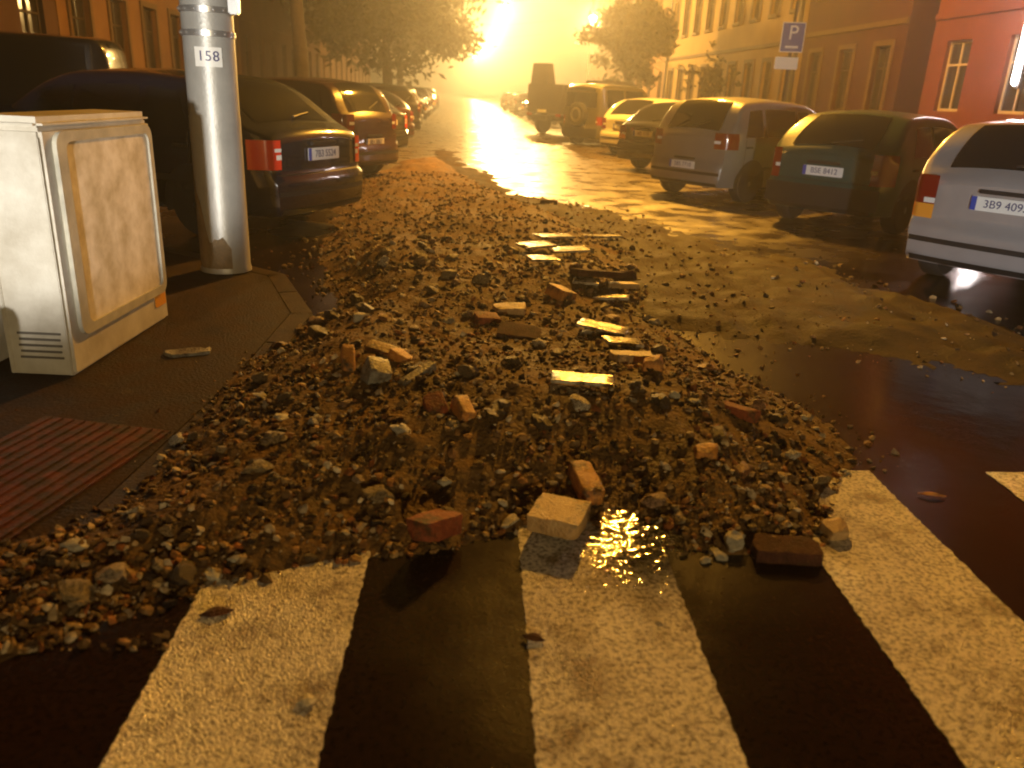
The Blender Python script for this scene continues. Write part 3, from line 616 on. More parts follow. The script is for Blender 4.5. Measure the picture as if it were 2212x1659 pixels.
PX, PY = -1.84, 6.66
pl = tag(empty('tram_pole', (PX, PY, .03)), 'thick grey steel pole with a white 158 number plate beside the dark car', 'pole')
b = MB(); b.lathe([(.20, 0), (.20, .02), (.192, .05), (.19, 1.2), (.187, 1.2), (.184, 4), (.17, 8.5), (.0, 8.52)], 32); b.obj('shaft', 'pole', pl, 40)
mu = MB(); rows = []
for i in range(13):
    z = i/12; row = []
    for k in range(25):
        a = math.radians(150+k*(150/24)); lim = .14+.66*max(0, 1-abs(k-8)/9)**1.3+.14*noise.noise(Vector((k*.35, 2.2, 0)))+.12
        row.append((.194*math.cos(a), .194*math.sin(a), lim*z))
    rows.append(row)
mu.grid(rows).obj('brown_patch', 'polebrown', pl, 180)  # brown patch round the lower shaft, reaching higher on its left
for z in (1.52+.26, 1.52+.42):
    b = MB(); b.lathe([(.192, z-.022), (.196, z-.02), (.196, z+.02), (.192, z+.022)], 32); band = b.obj('band', 'steel', pl, 40)
    for k in range(16):
        a = 2*PI*k/16+.15
        r_ = MB().tube((.194*math.cos(a), .194*math.sin(a), z), (.208*math.cos(a), .208*math.sin(a), z), .013, .010, 8)
        if -2.9 < math.atan2(math.sin(a), math.cos(a)) < -.2: r_.obj('rivet', 'steel', band)
ax = math.radians(-78)
Rp = Matrix.Rotation(ax+PI/2, 3, 'Z')
b = MB(); rows = [[], []]
for k in range(9):
    a = ax+(-.50+1.0*k/8)
    for j, z in enumerate((1.55, 1.685)): rows[j].append((.196*math.cos(a), .196*math.sin(a), z))
b.grid(rows)
plt = b.obj('number_plate', 'white', pl, 180)
for ch, da in (('1', -.27), ('5', .0), ('8', .27)):
    t = ob('digit', text_mesh(ch, .10, .003), 'ink', plt); a = ax+da
    t.matrix_local = Matrix.Translation((.200*math.cos(a), .200*math.sin(a), 1.62)) @ Matrix.Rotation(a+PI/2, 4, 'Z') @ Matrix.Rotation(PI/2, 4, 'X')
b = MB(); b.box((.215, -.05, 2.02), (.07, .10, .20), None, .01); b.obj('bracket', 'steel', pl, 40)

# ------------------------------------------------------------------ cars
def interp(P):
    xs = [p[0] for p in P]; zs = [p[1] for p in P]; m = []
    for i in range(len(xs)):      # monotone slopes
        if i == 0: m.append((zs[1]-zs[0])/(xs[1]-xs[0]))
        elif i == len(xs)-1: m.append((zs[-1]-zs[-2])/(xs[-1]-xs[-2]))
        else:
            d0 = (zs[i]-zs[i-1])/(xs[i]-xs[i-1]); d1 = (zs[i+1]-zs[i])/(xs[i+1]-xs[i]); m.append(0 if d0*d1 <= 0 else 2*d0*d1/(d0+d1))
    def f(x):
        x = min(max(x, xs[0]), xs[-1])
        for i in range(len(xs)-1):
            if x <= xs[i+1]: break
        h = xs[i+1]-xs[i]; t = (x-xs[i])/h
        return (2*t**3-3*t*t+1)*zs[i]+(t**3-2*t*t+t)*h*m[i]+(3*t*t-2*t**3)*zs[i+1]+(t**3-t*t)*h*m[i+1]
    return f
class Car:
    "x forward from the rear bumper, y left, z up"
    def __init__(s, prof, B, belt, zb=.24, tumble=.20, roof=None, bump=.05, corner=.14):
        s.zt = interp(prof); s.L = prof[-1][0]; s.B = B; s.belt = belt; s.zb = zb; s.tumble = tumble; s.bump = bump; s.corner = corner
        s.zr = max(p[1] for p in prof)
    def plan(s, x):
        a = 1-.13*(1-min(max(x, 0)/.40, 1))**2.2; c = 1-.20*(1-min((s.L-x)/.7, 1))**2
        return s.B*a*c
    def W(s, x, z):
        w = s.plan(x)
        if z > s.belt: w *= 1-s.tumble*((z-s.belt)/(s.zr-s.belt))**1.15
        else: w *= 1-.05*((s.belt-z)/s.belt)**2-.012*(1 if z < .45 else 0)
        return w
    def D(s, x, y, z):
        "bend the ends: curved in plan, bumper bulge"
        fr = math.exp(-(x/.22)**2); ff = math.exp(-((s.L-x)/.3)**2)
        bl = s.bump*sstep((z-.22)/.08)*sstep((.62-z)/.07)
        dx = fr*(s.corner*.55*(abs(y)/s.B)**2.6-bl) - ff*(.16*(abs(y)/s.B)**2.2-bl)
        return Vector((x+float(dx), y, z))
    def top(s, x, y, off=0.0):
        z = s.zt(x); w = max(.1, s.W(x, z)-.05); e = .01
        sl = (s.zt(x+e)-s.zt(x-e))/(2*e); nn = Vector((-sl, 0, 1)).normalized()
        return s.D(x, y, z+.045*(1-min(1, (y/w)**2)))+nn*off
    def side(s, x, z, sg, off=0.0): return s.D(x, sg*(s.W(x, z)+off), z)
    def rear(s, y, z, off=0.0): p = s.D(0, y, z); p.x -= off; return p
    def body(s):
        xs = sorted(set([0, .02, .05, .09, .14, .2]+[round(.26+.09*k, 3) for k in range(int((s.L-.5)/.09))]+[s.L-.2, s.L-.12, s.L-.06, s.L-.02, s.L]))
        nl = 13; R = .085; rings = []
        for x in xs:
            zt = s.zt(x); half = []
            zc = zt-R
            for k in range(nl):
                z = s.zb+(zc-s.zb)*k/(nl-1); half.append((s.W(x, z), z))
            wt = s.W(x, zc)
            for j in range(1, 5):
                a = PI/2*j/4; half.append((wt-R+R*math.cos(a), zc+R*math.sin(a)))
            wc = wt-R
            for q in (.75, .5, .25): half.append((wc*q, zt+.045*(1-q*q)))
            ring = [Vector((x, y, z)) for y, z in half]+[Vector((x, 0, zt+.045))]+[Vector((x, -y, z)) for y, z in reversed(half)]
            rings.append(ring)
        mb = MB(); mb.grid([[s.D(*p) for p in r] for r in rings])
        nh = len(rings[0])//2
        for r in (rings[0], rings[-1]):
            rows = []
            for k in range(nh):
                a, c = r[k], r[-1-k]; rows.append([s.D(*a.lerp(c, q/12)) for q in range(13)])
            rows.append([s.D(*r[nh])]*13); mb.grid(rows)
        rows = [[s.D(*r[0].lerp(r[-1], q/4)) for q in range(5)] for r in rings]; mb.grid(rows)
        return mb
def sheet_part(rows, depth_dir=None):
    return MB().grid(rows)
def wheel(parent, x, y, sg, r=.30, spokes=6, w=.19):
    wo = empty('wheel', (x, y, r)); wo.parent = parent
    yo = sg*.5*w
    MB().lathe([(r*.62, -w/2), (r*.93, -w/2), (r, -w*.36), (r, w*.36), (r*.93, w/2), (r*.62, w/2)], 28, axis='Y').obj('tyre', 'tyre', wo, 40)
    m = MB(); m.lathe([(r*.66, -.06), (r*.66, .06), (r*.60, .075), (r*.60, .02), (.01, .02)] if sg > 0 else [(.01, -.02), (r*.60, -.02), (r*.60, -.075), (r*.66, -.06), (r*.66, .06)], 28, (0, sg*.01, 0), axis='Y')
    for k in range(spokes):
        R = Matrix.Rotation(2*PI*k/spokes, 3, 'Y'); m.box(R @ Vector((r*.33, sg*.075, 0)), (r*.58, .022, .045), R, .006)
    m.tube((0, sg*.02, 0), (0, sg*.095, 0), .045, .04, 14)
    m.obj('rim', 'rim', wo, 40)
def build_car(name, label, paint, prof, B=.83, belt=.93, H=None, rw=(.06, .42), rwf=.80, sidewin=None, wheels=(.68, 3.1), lights=(.66, .98, .52), lcol=('red', 'amber'), plate=('4B1 0812', .68, True),
              rails=False, stripbumper=None, wr=.30, detail=True, group=None, cat='car', windscreen=None, tumble=.20, wiper=True, trunk_line=True):
    C = Car(prof, B, belt, tumble=tumble); root = empty(name); tag(root, label, cat, group)
    body = C.body().obj('body', paint, root, 50, merge=.0005)
    # rear window
    x0, x1 = rw; rows = []
    for i in range(9):
        x = x0+(x1-x0)*i/8; w = (C.W(x, C.zt(x))-.10)*(rwf+.1*(i == 0)*0); rows.append([C.top(x, w*(q/5-1), .007) for q in range(11)])
    MB().grid(rows).obj('rear_window', 'glass', root, 60)
    if windscreen:
        x0, x1 = windscreen; rows = []
        for i in range(7):
            x = x0+(x1-x0)*i/6; w = (C.W(x, C.zt(x))-.11); rows.append([C.top(x, w*(q/5-1), .007) for q in range(11)])
        MB().grid(rows).obj('windscreen', 'glass', root, 60)
    # side windows
    for sg in (1, -1):
        for (xa, xb, ta, tb) in sidewin or []:      # ta, tb: lean of the rear and front edges
            rows = []
            for i in range(6):
                f = i/5; row = []
                for q in range(9):
                    g = q/8; x = xa+ta*f+(xb+tb*f-xa-ta*f)*g; zt_ = min(C.zt(x)-.12, C.zr-.12); z = C.belt+.03+(zt_-C.belt-.03)*f; row.append(C.side(x, max(z, C.belt+.03), sg, .006))
                rows.append(row)
            MB().grid(rows).obj('side_window', 'glass', root, 60)
        if detail:
            for xd in [sidewin[0][0]+.02, sidewin[-1][0]-.02, sidewin[-1][1]+.12] if sidewin else []:
                MB().grid([[C.side(xd+k*.012, .34+(C.belt-.34)*f/6, sg, .003) for k in (0, 1)] for f in range(7)]).obj('door_seam', 'trim', root)
            for xd in [sidewin[0][0]+.12, sidewin[-1][0]+.08]:
                MB().box(C.side(xd, C.belt-.12, sg, .014), (.16, .03, .03), None, .008).obj('door_handle', 'trim' if paint not in ('silver',) else paint, root, 40)
            xm = sidewin[-1][1]+.02
            MB().box(C.side(xm, C.belt+.07, sg, .10), (.09, .18, .12), None, .03).obj('mirror', paint, root, 40)
            MB().grid([[C.side(x, z, sg, .012) for z in (.50, .56)] for x in np.linspace(.5, C.L-.6, 24)]).obj('rub_strip', 'trim', root)
    # wheels in dark arches
    for xw in wheels:
        for sg in (1, -1):
            ar = MB(); rows = []
            for i in range(5):
                rr = .02+(wr+.055)*i/4; rows.append([C.side(xw+rr*math.cos(a), max(C.zb-.06, wr+rr*math.sin(a)), sg, .005) for a in np.linspace(-.25, PI+.25, 20)])
            ar.grid(rows).obj('wheel_arch', 'trim', root)
            wheel(root, xw, sg*(C.W(xw, .4)-.085), sg, wr)
    # tail lights wrap round the corners
    zl0, zl1, yin = lights
    for sg in (1, -1):
        def path(z, off):
            pts = [C.rear(sg*B*(yin+(.86-yin)*k/5), z, off) for k in range(6)]
            pts += [C.side(x, z, sg, off) for x in (.05, .10, .16, .21)]
            return pts
        zs = np.linspace(zl0, zl1, 7)
        nred = 5 if lcol[1] else 7
        lo = MB().grid([path(z, .012) for z in zs[7-nred:]]).obj('tail_light', lcol[0], root, 60)
        if lcol[1]: MB().grid([path(z, .012) for z in zs[:3]]).obj('indicator', lcol[1], lo, 60)
        if detail:
            if lcol[0] == 'redlit': MB().grid([[q+Vector((-.004, 0, 0)) for q in path(zz, .012)[:5]] for zz in (zl0+(zl1-zl0)*.60, zl0+(zl1-zl0)*.72)]).obj('reversing_light', 'clear', lo)
            zm = zl0+(zl1-zl0)*.42; MB().grid([[q+Vector((-.004, 0, 0)) for q in path(zz, .012)[:4]] for zz in (zm-.022, zm+.022)]).obj('reversing_light', 'clear', lo)
    # number plate
    txt, zp, eu = plate
    pp = MB().box(C.rear(0, zp, .014), (.012, .52, .115), None, .004).obj('number_plate', 'plate', root, 40)
    MB().box(C.rear(.236, zp, .022), (.004, .045, .112)).obj('plate_band', 'plateblue', pp)
    t = ob('letters', text_mesh(txt, .092, .001), 'ink', pp); q = C.rear(-.02, zp, .0225)
    t.matrix_local = Matrix.Translation(q) @ Matrix.Rotation(-PI/2, 4, 'Z') @ Matrix.Rotation(PI/2, 4, 'X')
    # bumper with a rubbing strip, hatch seam, handle, wiper, exhaust
    if stripbumper:
        MB().grid([[C.rear(B*.9*k/8, z, .008) for k in range(-8, 9)] for z in (.30, .38, .46, .55)]).obj('bumper', stripbumper, root, 60)
    else:
        MB().grid([[C.rear(B*.84*k/8, z, .006) for k in range(-8, 9)] for z in (.42, .465)]).obj('bumper_strip', 'trim', root)
    if trunk_line:
        MB().grid([[C.rear(B*.80*k/8, z, .004) for k in range(-8, 9)] for z in (.600, .614)]).obj('tailgate_seam', 'trim', root)
    if detail:
        MB().box(C.rear(0, zp+.10, .018), (.03, .42, .035), None, .008).obj('tailgate_handle', 'trim', root, 40)
        if wiper:
            a = C.top(rw[0]+.02, .02, .02); c_ = C.top(rw[0]+.10, -.34, .02); MB().tube(a, c_, .011, .007, 6).obj('wiper', 'trim', root)
        MB().tube((.02, -B*.5, .24), (.25, -B*.5, .24), .025, .025, 10).obj('exhaust', 'steel', root)
        MB().grid([[C.rear(B*.80*k/8, z, -.002+.01) for k in range(-8, 9)] for z in (.25, .30)]).obj('bumper_lip', 'trim', root)
    if rails:
        for sg in (1, -1):
            m = MB(); pts = []
            for x in np.linspace(rw[1]+.15, rw[1]+1.75, 9):
                y = sg*(C.W(x, C.zt(x))-.14); pts.append(C.top(x, y, .045))
            for a, c_ in zip(pts[:-1], pts[1:]): m.tube(a, c_, .014, .014, 6)
            for a in (pts[0], pts[4], pts[-1]): m.tube(a, a-Vector((0, 0, .06)), .016, .016, 6)
            m.obj('roof_rail', 'trim', root, 40)
    return root, C
def put(o, x, y, deg, z=0, s=1.0): o.location = (x, y, z); o.rotation_euler = (0, 0, math.radians(deg)); o.scale = (s, s, s); return o

WAGON = [(0, .90), (.04, .97), (.10, 1.03), (.42, 1.35), (.60, 1.42), (1.2, 1.46), (2.1, 1.45), (2.45, 1.38), (3.15, .98), (3.7, .90), (4.15, .74), (4.3, .60)]
MPV = [(0, .93), (.04, 1.0), (.09, 1.06), (.36, 1.43), (.52, 1.51), (1.2, 1.555), (2.0, 1.53), (2.35, 1.44), (3.1, 1.00), (3.45, .90), (3.75, .74), (3.85, .62)]
HATCH = [(0, .86), (.04, .93), (.10, .98), (.58, 1.31), (.76, 1.38), (1.3, 1.41), (1.9, 1.39), (2.2, 1.31), (2.85, .95), (3.4, .87), (3.75, .72), (3.87, .60)]
LIFT = [(0, .88), (.05, .955), (.16, .985), (.30, 1.03), (.78, 1.35), (1.0, 1.42), (1.7, 1.45), (2.3, 1.43), (2.65, 1.34), (3.35, .97), (3.95, .88), (4.4, .72), (4.5, .60)]
VAN = [(0, 1.55), (.04, 1.80), (.10, 1.90), (.3, 1.95), (1.5, 1.97), (3.1, 1.95), (3.5, 1.80), (4.1, 1.15), (4.6, 1.02), (4.85, .85), (4.9, .65)]
GR = 'cars parked at an angle on the right of the street'; GL = 'cars parked at an angle on the left of the street'
wg, _ = build_car('parked_car', 'silver estate car cut off by the right picture edge', 'silver', WAGON, .86, .95, sidewin=[(.42, 1.05, .22, .0), (1.13, 1.95, .0, .0), (2.03, 2.85, .0, -.35)], wheels=(.80, 3.45), rw=(.105, .50), lights=(.62, .99, .66), plate=('3B9 4095', .80, True), rails=False, group=GR)
put(wg, 4.55, 6.42, 35)
gr, _ = build_car('parked_car', 'dark teal hatchback with a white plate between the silver estate and the silver minivan', 'green', HATCH, .82, .90, sidewin=[(.62, 1.25, .2, .0), (1.33, 2.5, .0, -.3)], wheels=(.72, 3.15), rw=(.10, .66), lights=(.60, .96, .72), lcol=('red', None), plate=('BSE 8412', .72, False), stripbumper='trim', group=GR)
put(gr, 4.70, 10.2, 40, 0, 1.03)
mp, _ = build_car('parked_car', 'grey silver minivan with a red tail light, third car from the right', 'silver2', MPV, .84, .98, sidewin=[(.38, .85, .16, .0), (.93, 1.75, .0, .0), (1.83, 2.75, .0, -.36)], wheels=(.64, 3.12), rw=(.09, .46), lights=(.82, 1.06, .64), lcol=('red', None), plate=('2B5 7710', .55, True), group=GR)
put(mp, 3.72, 13.1, 34)
dk, _ = build_car('parked_car', 'dark hatchback mostly hidden behind the silver minivan', 'black', LIFT, .84, .93, sidewin=[(.85, 1.4, .2, 0), (1.48, 2.2, 0, 0), (2.28, 3.0, 0, -.33)], wheels=(.85, 3.5), rw=(.28, .86), lights=(.66, .94, .60), plate=('5B2 1133', .80, True), group=GR)
put(dk, 4.05, 17.7, 36)
wh, _ = build_car('parked_car', 'white small hatchback between the dark car and the off-roader', 'whitep', HATCH, .82, .90, sidewin=[(.62, 1.25, .2, .0), (1.33, 2.5, .0, -.3)], wheels=(.72, 3.15), rw=(.10, .66), lights=(.66, .92, .66), lcol=('red', None), plate=('6B0 3301', .74, True), group=GR)
put(wh, 4.5, 22.3, 38, 0, 1.06)
# off-roader with a spare wheel on its back
JEEP = [(0, 1.10), (.03, 1.6), (.06, 1.72), (.15, 1.80), (.6, 1.84), (1.9, 1.83), (2.2, 1.74), (2.55, 1.16), (3.5, 1.08), (3.75, .95), (3.8, .7)]
jp, JC = build_car('parked_car', 'khaki off-roader with a pale roof and a spare wheel on its back', 'khaki', JEEP, .86, 1.12, sidewin=[(.3, 1.1, .0, .0), (1.2, 2.2, .0, -.15)], wheels=(.75, 3.05), rw=(.032, .058), rwf=.9, lights=(.66, .9, .80), lcol=('red', None), plate=('1B7 2210', .60, False), stripbumper='trim', wr=.38, tumble=.10, wiper=False, trunk_line=False, group=GR)
MB().grid([[JC.rear(.66*k/6, z, .012) for k in range(-6, 7)] for z in (1.17, 1.3, 1.45, 1.62)]).obj('rear_window', 'glass', jp, 60)
MB().grid([[JC.top(x, (JC.W(x, JC.zt(x))-.02)*(q/6-1), .012) for q in range(13)] for x in np.linspace(.08, 2.1, 16)]).obj('roof_panel', 'whitep', jp, 60)
sw = empty('spare_wheel', (-.15, -.05, .95)); sw.parent = jp; sw.rotation_euler = (0, 0, PI/2)
MB().lathe([(.2, -.1), (.34, -.1), (.365, -.07), (.365, .07), (.34, .1), (.2, .1)], 28, axis='Y').obj('tyre', 'tyre', sw, 40)
MB().lathe([(.22, -.04), (.22, .1), (.16, .11), (.15, .08), (.01, .08)], 24, axis='Y').obj('rim', 'rim', sw, 40)
put(jp, 4.0, 26.6, 38)
# tipper lorry with its headboard standing up
lr = tag(empty('lorry'), 'dark open lorry with a tall board standing up at its left, beyond the off-roader', 'lorry', None)
MB().box((1.6, 0, 1.45), (3.2, 2.1, 1.15), None, .04).obj('cargo_body', 'tarp', lr, 40)
tb_ = MB(); tb_.add([(.1, 1.06, 1.2), (.75, 1.06, 1.2), (.62, 1.06, 2.85), (.30, 1.06, 2.85), (.1, -.1, 1.2), (.75, -.1, 1.2), (.62, .2, 2.85), (.30, .2, 2.85)], [(0, 1, 2, 3), (7, 6, 5, 4), (0, 4, 5, 1), (3, 2, 6, 7), (1, 5, 6, 2), (0, 3, 7, 4)]).obj('tail_board', 'tarp', lr)
MB().box((2.2, 0, .68), (5.0, .9, .22), None, .03).obj('chassis', 'trim', lr, 40)
MB().box((4.2, 0, 1.45), (1.6, 2.0, 1.7), None, .14).obj('cab', 'tarp', lr, 40)
for sg in (1, -1):
    MB().box((4.35, sg*1.002, 1.8), (.9, .012, .6), None, .005).obj('side_window', 'glass', lr)
    MB().box((-.02, sg*.85, .80), (.05, .28, .12), None, .01).obj('tail_light', 'red', lr)
    for xw in (.9, 4.1): wheel(lr, xw, sg*.88, sg, .42, 8, .26)
MB().box((.0, 0, .72), (.08, 1.9, .12), None, .02).obj('bumper', 'trim', lr, 40)
MB().box((-.03, .1, .95), (.012, .5, .11)).obj('number_plate', 'plate', lr)
put(lr, 3.55, 33.2, 40, 0, .93)
def far_car(src, x, y, deg, label, paint, group, s=1.0):
    c = copy_tree(src); put(c, x, y, deg, 0, s); tag(c, label)
    c['group'] = group
    for ch in c.children:
        if ch.name.split('.')[0] in ('body', 'mirror'):
            ch.data = ch.data.copy(); ch.data.materials.clear(); ch.data.materials.append(MT[paint])
    return c
k = 0
for y, sr, pt, lb in ((41.0, mp, 'grey_p', 'grey car just beyond the dark lorry on the right'), (45.5, wh, 'black', 'dark car, second beyond the lorry on the right'), (50, dk, 'brown', 'dark car, third beyond the lorry on the right'), (55, mp, 'navy', 'dark car, fourth beyond the lorry on the right'), (60, wh, 'silver2', 'silvery car, fifth beyond the lorry on the right'), (66, dk, 'black', 'dark car, sixth beyond the lorry on the right'), (73, mp, 'grey_p', 'grey car, seventh beyond the lorry on the right')):
    far_car(sr, 4.4+.1*random.random(), y, 38, lb, pt, GR)
# left row, noses to the wall
lc, _ = build_car('parked_car', 'dark navy liftback behind the thick grey pole, its red tail light lit up', 'navy', LIFT, .85, .95, sidewin=[(.85, 1.4, .2, 0), (1.48, 2.2, 0, 0), (2.28, 3.0, 0, -.33)], wheels=(.85, 3.5), rw=(.30, .92), lights=(.66, .92, .74), lcol=('redlit', 'redlit'), plate=('7B3 5524', .78, False), group=GL)
put(lc, -1.34, 8.7, 155, 0, 1.06)
l2, _ = build_car('parked_car', 'dark red hatchback next beyond the navy liftback on the left', 'brown', MPV, .84, .98, sidewin=[(.38, .85, .16, .0), (.93, 1.75, .0, .0), (1.83, 2.75, .0, -.36)], wheels=(.64, 3.12), rw=(.09, .46), lights=(.82, 1.06, .64), lcol=('red', None), plate=('8B1 0067', .62, False), group=GL)
put(l2, -1.32, 14.2, 150)
for y, sr, pt, lb in ((18.3, lc, 'black', 'black car, third in the left row'), (22.3, wh, 'brown', 'dark red car, fourth in the left row'), (26.3, l2, 'black', 'black car, fifth in the left row'), (30.5, mp, 'grey_p', 'grey car, sixth in the left row'), (35, dk, 'navy', 'navy car, seventh in the left row'), (39.5, wh, 'black', 'black car, eighth in the left row'), (44, mp, 'grey_p', 'grey car, ninth in the left row'), (49, dk, 'black', 'black car, tenth in the left row'), (54.5, wh, 'grey_p', 'grey car, eleventh in the left row'), (61, mp, 'black', 'black car, twelfth in the left row')):
    far_car(sr, -1.35-.12*random.random(), y, 150, lb, pt, GL)
# van behind the navy car
vn, _ = build_car('parked_van', 'dark van with a long flat roof behind the navy liftback at the left edge', 'black', VAN, .95, 1.15, sidewin=[(.3, 1.4, .03, 0), (1.5, 2.6, 0, 0), (2.7, 3.5, 0, -.2)], wheels=(.9, 3.9), rw=(.045, .09), rwf=.8, lights=(.8, 1.2, .8), lcol=('red', None), plate=('9B4 4410', .75, False), cat='van', wr=.34, tumble=.10, wiper=False)
put(vn, -5.0, 13.4, 191)

# ------------------------------------------------------------------ parking sign
sg_ = tag(empty('parking_sign', (6.42, 16.2, 0)), 'blue P parking sign with a white plate below, before the yellow house', 'sign')
MB().tube((0, .04, 0), (0, .04, 3.35), .03, .03, 12).obj('post', 'zinc', sg_, 40)
bl = MB().box((0, 0, 2.73), (.43, .02, .53), None, .008).obj('sign_board', 'white', sg_)
MB().box((0, -.012, 2.73), (.40, .006, .50), None, .002).obj('sign_face', 'signblue', bl)
t = ob('letter', text_mesh('P', .36, .003), 'white', bl); t.matrix_local = Matrix.Translation((0, -.018, 2.80)) @ Matrix.Rotation(PI/2, 4, 'X')
MB().box((0, -.018, 2.56), (.24, .004, .04), None, .001).obj('pictogram', 'white', bl)
MB().box((-.05, 0, 2.27), (.43, .02, .22), None, .006).obj('extra_plate', 'white', sg_)
sg_.rotation_euler = (0, 0, math.radians(-12))

# ------------------------------------------------------------------ houses
def facade(name, label, x, y0, y1, H, face, wallmat, bays, floors, win, trim=None, plinth=1.0, door=None, depth=8.0, mull='H', frame='frame', cornice=True, pipes=()):
    "street front in the plane x, face = +1 looks to +x; win=(width, height); floors = sill heights"
    root = tag(empty(name, (x, y0, 0)), label, 'house'); L = y1-y0; ww, wh = win
    cols = [L*(k+.5)/bays for k in range(bays)]
    ys = [0]; 
    for c in cols: ys += [c-ww/2, c+ww/2]
    ys.append(L); zs = [0]
    for f in floors: zs += [f, f+wh]
    zs.append(H); m = MB()
    for i in range(len(ys)-1):
        for j in range(len(zs)-1):
            if i % 2 == 1 and j % 2 == 1:
                a, b, c, d = ys[i], ys[i+1], zs[j], zs[j+1]; r = -face*.2
                m.add([(0, a, c), (0, b, c), (0, b, d), (0, a, d), (r, a, c), (r, b, c), (r, b, d), (r, a, d)], [(0, 1, 5, 4), (1, 2, 6, 5), (2, 3, 7, 6), (3, 0, 4, 7)])
            else: m.add([(0, ys[i], zs[j]), (0, ys[i+1], zs[j]), (0, ys[i+1], zs[j+1]), (0, ys[i], zs[j+1])], [(0, 1, 2, 3)])
    d = -face*depth
    m.add([(0, 0, 0), (d, 0, 0), (d, 0, H), (0, 0, H), (0, L, 0), (d, L, 0), (d, L, H), (0, L, H)], [(0, 1, 2, 3), (4, 7, 6, 5), (3, 2, 6, 7), (1, 5, 6, 2)])
    m.obj('wall', wallmat, root, merge=.0005, fix=False)
    if plinth: MB().box((face*.03, L/2, plinth/2), (.06, L-.01, plinth), None, .01).obj('plinth', 'plinth', root)
    if cornice: MB().box((face*.16, L/2, H+.12), (.5, L-.02, .3), None, .04).obj('cornice', trim or wallmat, root)
    MB().box((face*.035, L/2, floors[0]+wh+.62), (.07, L-.02, .16), None, .015).obj('string_course', trim or wallmat, root)
    first = None
    fr = MB(); t = .07; xx = -face*.14
    fr.box((xx, 0, t/2), (.06, ww, t)); fr.box((xx, 0, wh-t/2), (.06, ww, t)); fr.box((xx, -ww/2+t/2, wh/2), (.061, t, wh-2*t)); fr.box((xx, ww/2-t/2, wh/2), (.061, t, wh-2*t))
    fr.box((xx, 0, wh/2), (.055, .06, wh-2*t)); fr.box((xx, 0, wh*.66), (.052, ww-2*t, .05))
    fme = fr.mesh('window'); fme.materials.append(MT[frame])
    pme = MB().box((-face*.155, 0, wh/2), (.012, ww-.02, wh-.02)).mesh('pane'); pme.materials.append(MT['winglass'])
    tme = None
    if trim:
        tm = MB(); e = .15
        tm.box((face*.022, -ww/2-e/2, wh/2), (.05, e, wh+2*e)); tm.box((face*.022, ww/2+e/2, wh/2), (.05, e, wh+2*e)); tm.box((face*.024, 0, wh+e/2), (.055, ww, e)); tm.box((face*.06, 0, -e/2), (.13, ww, e-.02))
        tme = tm.mesh('window_surround'); tme.materials.append(MT[trim])
    for f in floors:
        for c in cols:
            o = bpy.data.objects.new('window', fme); COL.objects.link(o); o.parent = root; o.location = (0, c, f)
            p = bpy.data.objects.new('pane', pme); COL.objects.link(p); p.parent = o
            if tme: q = bpy.data.objects.new('window_surround', tme); COL.objects.link(q); q.parent = o
    for py, pr in pipes: MB().tube((face*.14, py, 0), (face*.14, py, H), pr, pr, 12).obj('downpipe', 'zinc', root, 40)
    return root
FR = -1; XR = 13.0
facade('house', 'red plastered house lit pink at the right picture edge', XR, 10.0, 22.9, 15, FR, 'stucco_p', 5, (1.55, 5.3, 9), (1.1, 1.75), None, .95, frame='frame_pale')
facade('house', 'dark red house with ochre window frames right of the parking sign', XR, 24.3, 31.6, 15, FR, 'stucco_r', 3, (1.45, 5.2, 8.9), (.95, 1.9), 'trimstone', .8)
facade('house', 'narrow dark house part set back between the two red houses', XR+2.2, 22.95, 24.25, 15, FR, 'zinc', 1, (3.2, 7, 10.5), (.5, 1.2), None, 0, cornice=False, pipes=((.25, .09),))
facade('house', 'yellow plastered house with narrow windows left of the parking sign', XR, 31.65, 52.0, 16, FR, 'stucco_y', 9, (1.3, 5.0, 8.7), (.95, 1.9), 'trimstone', .7, pipes=((.3, .08), (20.0, .08)))
facade('house', 'ochre house farthest along the right side, fading into the mist', XR, 52.05, 84.0, 15, FR, 'stucco_o', 11, (1.3, 5.0, 8.7), (1.0, 1.9), None, .7)
XL = -9.2
facade('house', 'brown house at the left edge behind the dark van', XL, 7.0, 21.0, 14, 1, 'stucco_b', 6, (1.5, 5.2, 8.9), (1.1, 1.8), None, .9)
facade('house', 'ochre brown house behind the first street tree on the left', XL, 21.05, 38.0, 15, 1, 'stucco_o', 7, (1.5, 5.2, 8.9), (1.1, 1.9), 'trimstone', .9)
facade('house', 'brown house behind the second street tree on the left', XL, 38.05, 60.0, 14, 1, 'stucco_b', 8, (1.5, 5.2, 8.9), (1.1, 1.9), None, .9)
facade('house', 'pale ochre house farthest along the left side', XL, 60.05, 95.0, 15, 1, 'stucco_o', 11, (1.5, 5.2, 8.9), (1.1, 1.9), None, .9)

# white tube lamp on the red house front
tl = tag(empty('wall_lamp', (12.72, 18.75, 0)), 'glowing white upright wall lamp on the red house at the right edge', 'lamp')
MB().box((.16, 0, 4.1), (.10, .22, 4.0), None, .02).obj('housing', 'zinc', tl)
MB().box((.06, 0, 4.1), (.10, .16, 3.85), None, .04).obj('tube', 'tube', tl, 40)
d = bpy.data.lights.new('wall_lamp_light', 'POINT'); d.energy = 40; d.color = (1, .80, .80); d.shadow_soft_size = .25
o = bpy.data.objects.new('wall_lamp_light', d); COL.objects.link(o); o.location = (12.1, 18.75, 4.4)

